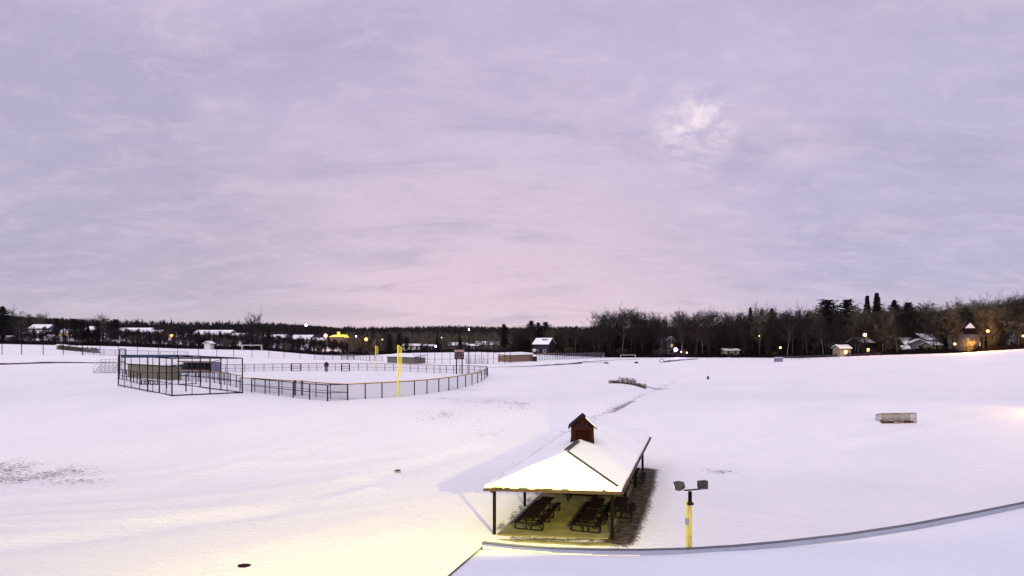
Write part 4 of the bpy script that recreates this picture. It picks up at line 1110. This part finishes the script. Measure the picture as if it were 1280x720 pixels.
# notable evergreens, each seen on its own
NOT = [
 ('evergreen_tree','pine',0,3,236,383,1.15,'tall dark evergreen cut by the left edge of the view'),
 ('evergreen_tree','pine',0,71,246,398,.8,'slim dark evergreen left of the pair by the cream house'),
 ('evergreen_tree','pine',1,93,244,398.5,.95,'left one of the broad dark evergreen pair at the far left'),
 ('evergreen_tree','pine',0,103,245,400,.9,'right one of the broad dark evergreen pair at the far left'),
 ('evergreen_tree','spire',0,110,247,404,1.1,'small dark evergreen hugging the right side of the broad pair'),
 ('evergreen_tree','pine',0,122,243,400.5,.9,'dark round evergreen with a bare tree rising behind it'),
 ('evergreen_tree','pine',1,144,243,399,1.0,'broad dark evergreen standing left of the long white roofed hall'),
 ('evergreen_tree','pine',0,166,245,418,1.3,'low dark evergreen under the long white roofed hall'),
 ('evergreen_tree','pine',0,187,247,414,1.0,'dark evergreen just left of the orange street lamp'),
 ('evergreen_tree','pine',1,336,255,414,.9,'dark evergreen beside the small white roofed houses'),
 ('evergreen_tree','pine',1,487,262,417,1.0,'dark evergreen left of the near foul pole top'),
 ('evergreen_tree','pine',0,499,262,417,1.0,'dark evergreen directly behind the near foul pole top'),
 ('evergreen_tree','pine',1,508,264,421,1.1,'lower dark evergreen right of the near foul pole top'),
 ('evergreen_tree','spire',1,546.5,268,417,1.0,'dark spire shaped evergreen above the small white lamp'),
 ('evergreen_tree','spire',0,575,275,420,1.3,'dark conical evergreen above the maroon scoreboard'),
 ('evergreen_tree','pine',0,630,285,405,1.1,'dark evergreen at the skyline left of the gabled house'),
 ('evergreen_tree','pine',1,664,272,401,.9,'tallest dark evergreen on the skyline above the gabled house'),
 ('evergreen_tree','pine',0,673,280,403,1.0,'dark evergreen clump right of the tallest one above the gabled house'),
 ('evergreen_tree','pine',1,682,285,402.5,1.0,'rounded dark evergreen right over the roof of the gabled house'),
 ('evergreen_tree','spire',0,938,262,384,.9,'spiky small evergreen standing out on the skyline left of the flat topped pine'),
 ('evergreen_tree','pine',0,965,255,385.5,.8,'dark evergreen between the spiky one and the flat topped pine'),
 ('flat_topped_pine','flat',0,1034,236,375.5,1.05,'flat topped dark pine on the skyline of the right wood'),
 ('evergreen_tree','pine',1,1059,230,374.5,1.0,'broad round topped dark pine right of the flat topped pine'),
 ('spire_evergreen','spire',1,1084,222,369.5,1.15,'left one of the two tall spire evergreens at right'),
 ('spire_evergreen','spire',0,1096,218,366,1.2,'right and taller one of the two tall spire evergreens'),
 ('evergreen_tree','pine',0,1118,222,375,.85,'dark evergreen just right of the two tall spires'),
 ('evergreen_tree','pine',1,1135,224,378,.9,'dark rounded evergreen on the skyline above the large grey house'),
 ('evergreen_tree','pine',0,1183,200,388,1.0,'black evergreen between the garage and the turreted house'),
 ('evergreen_tree','pine',1,1250,192,384,.9,'black evergreen left of the tall grey narrow house'),
]
for nm, k, i_, px, D, top, ws, lab in NOT: tree(nm, PC[k][i_], px, D, top, label=lab, ws=ws)
tree('bare_tree', PB[0], 320, 262, 393, label='large bare tree rising above the far hill behind the batting cage', ws=1.0)
tree('bare_tree', PB[3], 311, 268, 396, label='bare tree with wide crown left of the large one above the far hill', ws=1.0)
tree('bare_tree', PB[2], 127, 262, 395, label='bare rounded tree rising behind the dark round evergreen at left', ws=.8)
tree('bare_tree', PB[1], 201, 262, 402, label='bare tree on the skyline left of the orange street lamp', ws=.9)
tree('glowing_shrub', SH[1], 1210, 180, 424, label='bare shrub lit orange beside the turreted house', cat='shrub', ws=1.5, nom=6)
# skyline of the wood by photo column
SKX = [0,30,60,90,130,160,200,240,300,400,440,470,520,560,600,640,700,740,748,800,838,850,880,900,950,1000,1050,1100,1150,1200,1240,1280,1330]
SKY = [390,392,394,399,404,407,405,409,412,414,412,410,410,409,409,408,407,406,390,388,394,393,390,393,389,386,385,382,381,380,377,369,366]
def sky_at(px): return float(np.interp(px, SKX, SKY))
# left wood
KEEP = [(1078,1092),(1128,1166),(1203,1229),(1259,1270),(1052,1063)]
for k in range(64):
    px = 1026+(1310-1026)*(k+random.random())/64
    if any(a < px < c for a, c in KEEP) and random.random() < .97: continue
    far_ = px > 1185
    tree('bare_tree', random.choice(PB), px, edgeD(px)+random.uniform(1,7), sky_at(px)+random.uniform(6,26),
         label='bare tree of the right wood around the turreted house' if far_ else 'bare tree around the tall spire evergreens and large grey house at right',
         group='bare trees around the turreted house' if far_ else 'bare trees around the right hand houses', ws=random.uniform(.7,1.1))
sec = [
 ('bare tree in the dark wood at the far left','bare trees of the far left wood', -30, 60, 16, 2, 40, 0),
 ('bare tree around the white roofed halls at left','bare trees around the white roofed halls', 125, 300, 14, 3, 30, 8),
 ('bare tree in the low wood around the gold lit restaurant','bare trees around the gold lit restaurant', 300, 470, 14, 3, 30, 8),
 ('bare tree of the middle wood behind the two yellow foul poles','bare trees of the middle wood', 436, 640, 26, 6, 60, 8),
 ('bare tree of the wood behind the gabled house','bare trees behind the gabled house', 640, 745, 24, 2, 45, 6),
 ('tall bare tree in the wood left of the violet lamp','bare trees left of the violet lamp', 745, 870, 40, 1, 42, 2),
 ('bare tree in the wood between the violet lamp and the flat topped pine','bare trees right of the violet lamp', 870, 1030, 48, 1, 42, 2),
 ('bare tree around the tall spire evergreens and large grey house at right','bare trees around the right hand houses', 1030, 1190, 40, 1, 40, 3),
 ('bare tree of the right wood around the turreted house','bare trees around the turreted house', 1190, 1320, 34, 1, 36, 1)]
for lab, grp, x0, x1, n, d0, d1, low_ in sec:
    for k in range(n):
        px = x0+(x1-x0)*(k+random.random())/n
        D = edgeD(px)+d0+(d1-d0)*((k*.618) % 1)
        tries = 0
        while blocked(px, D) and tries < 6: px += random.uniform(-9,9); px = min(max(px,x0),x1); D = edgeD(px)+d0+(d1-d0)*random.random(); tries += 1
        if blocked(px, D): D = max(h_[2] for h_ in HSPAN if h_[0]-2 < px < h_[1]+2)+8
        top = sky_at(px)+random.uniform(-3,10)+low_
        if px < 440 and px > 60: top = random.uniform(409,424)
        tree('bare_tree', random.choice(PB), px, D, top, label=lab, group=grp, ws=random.uniform(.8,1.15))
secs = [('dark bare shrub of the hedgerow in front of the left halls','hedgerow shrubs at the left field edge', -20, 410, 34, 424, 432),
        ('dark shrub at the foot of the middle wood','shrubs at the foot of the middle wood', 400, 640, 12, 430, 434),
        ('dark shrub at the foot of the right wood','shrubs at the foot of the right wood', 640, 1300, 32, 433, 438)]
for lab, grp, x0, x1, n, ya, yb in secs:
    for k in range(n):
        px = x0+(x1-x0)*(k+random.random())/n; D = edgeD(px)+random.uniform(1,10)
        yb_ = float(np.interp(px, EP, EY))
        tree('bare_shrub', random.choice(SH), px, D, yb_-random.uniform(5,14 if px < 410 else 11), label=lab, group=grp, cat='shrub', ws=random.uniform(1.2,2.2), nom=6)
# hedge with snow
p = gp(98,441); 
def brush_band(name, px0, px1, n, hlo, hhi, m, dD0, dD1, kind='stuff', seed=1, tw=.05):
    r = random.Random(seed); V_, F_ = [], []
    for k in range(n):
        px = r.uniform(px0, px1); D = edgeD(px)+r.uniform(dD0, dD1); p = at(px, D); h = r.uniform(hlo, hhi)
        for j in range(9):
            d = rdir(Vector((0,0,1)), r.uniform(.1,.9), r); q = p+Vector((r.uniform(-.5,.5), r.uniform(-.5,.5), 0)); e = q+d*h*r.uniform(.5,1)
            prism(V_, F_, q-Vector((0,0,.2)), e, tw, tw*.4)
            for jj in range(3): s = q.lerp(e, r.uniform(.3,1)); prism(V_, F_, s, s+rdir(d,.9,r)*h*.3, tw*.5, tw*.2)
    o = bpy.data.objects.new(name, mesh_of(name, V_, F_, M[m])); COL.objects.link(o); o['kind'] = kind; return o
brush_band('undergrowth', -60, 450, 2600, .6, 2.2, 'brush', 0, 9, seed=4)
brush_band('undergrowth', 440, 1330, 4200, .5, 1.9, 'brush', -1, 12, seed=5)
# snow dusted hedge at left
a, c = gp(73,436.5), gp(123,441.5)
t = thing('hedge', a, 'olive snow dusted hedge in front of the left netting posts', 'hedge')
r = random.Random(9); V_, F_, SV, SF = [], [], [], []
for k in range(2600):
    f = r.random(); q = a.lerp(c, f); q.z = H(q.x,q.y)
    q = q+Vector((r.uniform(-.3,.3), r.uniform(-.8,.8), r.uniform(0,1.6)))-a; s = r.uniform(.15,.35)
    u = Vector((r.gauss(0,1), r.gauss(0,1), r.gauss(0,1))).normalized(); w = u.orthogonal().normalized(); i0 = len(V_)
    for pp in (q-u*s, q+w*s*.5, q+u*s, q-w*s*.5): V_.append(tuple(pp))
    F_.append((i0,i0+1,i0+2,i0+3))
for k in range(60):
    q = a.lerp(c, r.random()); q.z = H(q.x,q.y)+1.55; q = q-a+Vector((0,r.uniform(-.8,.8),0)); s = r.uniform(.3,.9); i0 = len(SV)
    for dx, dy, dz in ((-s,-.4,-.15),(s,-.4,-.15),(s,.4,0),(-s,.4,0),(0,0,.22)): SV.append((q.x+dx,q.y+dy,q.z+dz))
    SF += [(i0,i0+1,i0+4),(i0+1,i0+2,i0+4),(i0+2,i0+3,i0+4),(i0+3,i0,i0+4)]
for nm, v_, f_, m_ in (('foliage',V_,F_,mat('olive hedge foliage',(.10,.10,.06),.95,noise=.5)),('snow_patch',SV,SF,M['roof_snow'])):
    o = bpy.data.objects.new(nm, mesh_of(nm, v_, f_, m_)); COL.objects.link(o); o.parent = t

# distant woodland: one mass of small bare trees on the rising ground
def far_wood(name, n, dlo, dhi, x0, x1, seed, hh=(7,12), tw=.10, m='wood_far', nb=16):
    r = np.random.default_rng(seed)
    px = r.uniform(x0, x1, n); f = r.random(n)**.8
    De = np.interp(px, EP, ED); D = De+dlo+(dhi-De-dlo)*f
    X = (px-CX)/F*D; Z = hgt(X, D); h = r.uniform(*hh, n)
    Vs, Fs = [], []; off = 0
    for k in range(nb+1):
        # one sliver per limb: base on the stem, tip out in the crown, with three sides
        if k == 0: b0 = np.stack([X, D, Z-1],1); tip = np.stack([X+r.normal(0,.3,n), D, Z+h*.95],1); w = tw*2.0
        else:
            s = r.uniform(.15,.85,n); az = r.uniform(0,6.283,n); rad = h*.30*np.sin(np.pi*np.clip(s,.2,1))*r.uniform(.5,1.1,n)
            b0 = np.stack([X+r.normal(0,.2,n), D+r.normal(0,.2,n), Z+h*s*.9],1); tip = b0+np.stack([np.cos(az)*rad, np.sin(az)*rad, h*r.uniform(.10,.28,n)],1); w = tw*1.3
        a1 = r.uniform(0,6.283,n)
        vs = [b0+np.stack([np.cos(a1+q)*w*(D/350+.4), np.sin(a1+q)*w*(D/350+.4), np.zeros(n)],1) for q in (0,2.094,4.189)]+[tip]
        arr = np.stack(vs,1).reshape(-1,3); Vs.append(arr); i0 = off+np.arange(n)*4
        for (u_,v_,w_) in ((0,1,3),(1,2,3),(2,0,3)): Fs.append(np.stack([i0+u_,i0+v_,i0+w_],1))
        off += 4*n
    V_ = np.concatenate(Vs); F_ = np.concatenate(Fs)
    me = bpy.data.meshes.new(name); me.vertices.add(len(V_)); me.vertices.foreach_set('co', V_.ravel())
    me.loops.add(F_.size); me.loops.foreach_set('vertex_index', F_.ravel()); me.polygons.add(len(F_))
    me.polygons.foreach_set('loop_start', np.arange(0,F_.size,3)); me.polygons.foreach_set('loop_total', np.full(len(F_),3)); me.update(); me.validate()
    me.materials.append(M[m]); o = bpy.data.objects.new(name, me); COL.objects.link(o); o['kind'] = 'stuff'; return o
far_wood('distant_woodland', 5200, 130, 940, -120, 450, 41, (6,10), .14, nb=14)
far_wood('distant_woodland', 9000, 45, 940, 430, 1420, 42, (7,12), .12, nb=16)
far_wood('near_woodland', 3200, 14, 300, 640, 1360, 43, (7,13.5), .055, 'twigr', nb=46)
far_wood('near_woodland', 900, 12, 420, 430, 650, 44, (6,9), .06, 'twigo', nb=44)
far_wood('near_woodland', 900, 2, 310, -100, 435, 45, (4.2,6.6), .06, 'brush', nb=44)

# ------------------------------------------------------------------ sky, light, camera
w = bpy.data.worlds.new('World'); sc.world = w; w.use_nodes = True; nt = w.node_tree
bg = nt.nodes['Background']; N_ = nt.nodes.new; L = nt.links.new
SUN_EL, SUN_AZ = math.radians(48), math.radians(200)
sky = N_('ShaderNodeTexSky'); sky.sky_type = 'NISHITA'; sky.sun_disc = False; sky.sun_elevation = SUN_EL; sky.sun_rotation = SUN_AZ
tc = N_('ShaderNodeTexCoord'); sepx = N_('ShaderNodeSeparateXYZ'); L(tc.outputs['Generated'], sepx.inputs[0])
def mn(op, a, b_=None, c=None, clamp=False):
    n = N_('ShaderNodeMath'); n.operation = op; n.use_clamp = clamp
    for i, x in enumerate((a,b_,c)):
        if x is None: continue
        if isinstance(x,(int,float)): n.inputs[i].default_value = x
        else: L(x, n.inputs[i])
    return n.outputs[0]
X_, Y_, Z_ = sepx.outputs
zz = mn('ADD', mn('MAXIMUM', Z_, 0.0), .22)
comb = N_('ShaderNodeCombineXYZ'); L(mn('DIVIDE', X_, zz), comb.inputs[0]); L(mn('DIVIDE', Y_, zz), comb.inputs[1])
def nz(scale, detail, rough, dist, st=(1,1,1), off=(0,0,0)):
    mp = N_('ShaderNodeMapping'); mp.inputs['Scale'].default_value = st; mp.inputs['Location'].default_value = off; L(comb.outputs[0], mp.inputs['Vector'])
    n = N_('ShaderNodeTexNoise'); n.inputs['Scale'].default_value = scale; n.inputs['Detail'].default_value = detail; n.inputs['Roughness'].default_value = rough; n.inputs['Distortion'].default_value = dist
    L(mp.outputs[0], n.inputs['Vector']); return n.outputs['Fac']
def mr(v, a, b_, c=0, d=1):
    n = N_('ShaderNodeMapRange'); n.interpolation_type = 'SMOOTHSTEP'; L(v, n.inputs[0]); n.inputs[1].default_value = a; n.inputs[2].default_value = b_; n.inputs[3].default_value = c; n.inputs[4].default_value = d; return n.outputs[0]
def mx(f, c1, c2, mode='MIX'):
    n = N_('ShaderNodeMix'); n.data_type = 'RGBA'; n.blend_type = mode
    if isinstance(f,(int,float)): n.inputs['Factor'].default_value = f
    else: L(f, n.inputs['Factor'])
    for s, c in (('A',c1),('B',c2)):
        i = [k for k in n.inputs if k.name == s and k.type == 'RGBA'][0]
        if isinstance(c, tuple): i.default_value = (*c,1)
        else: L(c, i)
    return [k for k in n.outputs if k.type == 'RGBA'][0]
def dotd(v):
    v = Vector(v).normalized(); n = N_('ShaderNodeVectorMath'); n.operation = 'DOT_PRODUCT'; L(tc.outputs['Generated'], n.inputs[0]); n.inputs[1].default_value = v; return n.outputs['Value']
base = mx(mr(nz(.55,4,.55,.5,(1,1.2,1)), .35,.65), (.43,.39,.555), (.53,.465,.635))
pink = mn('MULTIPLY', mr(dotd((-.10,1,-.05)), .80, 1.0), mr(Z_, .0, .42, 1, .25))
base = mx(mn('MULTIPLY', pink, .82), base, (.73,.53,.605))
base = mx(mn('MULTIPLY', mr(dotd((-.75,1,.08)), .90,1.0), .65), base, (.38,.355,.47))
base = mx(mn('MULTIPLY', mr(dotd((.95,1,.22)), .9,1.0), .5), base, (.42,.41,.56))
lo_ = mr(Z_, .0, .10, 1, 0)
base = mx(mn('MULTIPLY', lo_, .40), base, (.70,.57,.57))
st1 = nz(1.3,8,.62,.6,(1,1.9,1),(3,1,0))
base = mx(mn('MULTIPLY', mr(st1,.46,.72), .65), base, (.38,.345,.48))
st2 = nz(2.1,9,.62,.4,(1,1.7,1),(9,4,0))
base = mx(mn('MULTIPLY', mr(st2,.48,.76), .50), base, (.66,.54,.66))
st3 = nz(6.5,9,.7,.5,(1,1.5,1),(5,2,0))
base = mx(mn('MULTIPLY', mr(st3,.45,.72), .36), base, (.66,.55,.68))
st4 = nz(4.0,9,.7,.8,(1,1.7,1),(15,3,0))
base = mx(mn('MULTIPLY', mr(st4,.48,.78), .30), base, (.40,.35,.50))
puff = mn('MULTIPLY', mr(dotd((.30,1,.355)), .9972, 1.0), mr(nz(5.5,9,.7,.6,(1,1.3,1),(1,7,0)), .36,.68))
base = mx(mn('MULTIPLY', puff, .9), base, (.92,.76,.82))
# darker low bands of cloud near the horizon
band = mn('MULTIPLY', mr(nz(.55,6,.55,.3,(1,2.6,1),(2,5,0)), .52,.66), mr(Z_, .015,.055,0,1))
band = mn('MULTIPLY', band, mr(Z_, .09,.16,1,0))
base = mx(mn('MULTIPLY', band, .55), base, (.42,.37,.46))
nis = mx(1.0, sky.outputs[0], (.07,.07,.07), 'MULTIPLY')
fin = mx(.94, nis, base)
L(fin, bg.inputs['Color']); bg.inputs['Strength'].default_value = 1.0
s = bpy.data.lights.new('sun', 'SUN'); s.energy = 1.5; s.angle = math.radians(70); s.color = (1,.95,.95)
so = bpy.data.objects.new('sun', s); COL.objects.link(so)
sd = Vector((math.sin(SUN_AZ)*math.cos(SUN_EL), math.cos(SUN_AZ)*math.cos(SUN_EL), math.sin(SUN_EL)))
so.rotation_euler = sd.to_track_quat('Z','Y').to_euler()
cam = bpy.data.cameras.new('camera'); cam.sensor_width = 36; cam.lens = 36*F/1280; cam.shift_y = (HY-360)/1280
cam.clip_end = 5000; cam.clip_start = .1
co = bpy.data.objects.new('camera', cam); COL.objects.link(co); co.location = (0,0,CZ); co.rotation_euler = (math.pi/2,0,0); sc.camera = co
vs = sc.view_settings; sc.display_settings.display_device = 'sRGB'; vs.view_transform = 'Standard'; vs.look = 'None'; vs.exposure = .24; vs.gamma = 1; vs.use_curve_mapping = False
sc.cycles.transparent_max_bounces = 24
sc.cycles.max_bounces = 6
print('trees', trees_n)
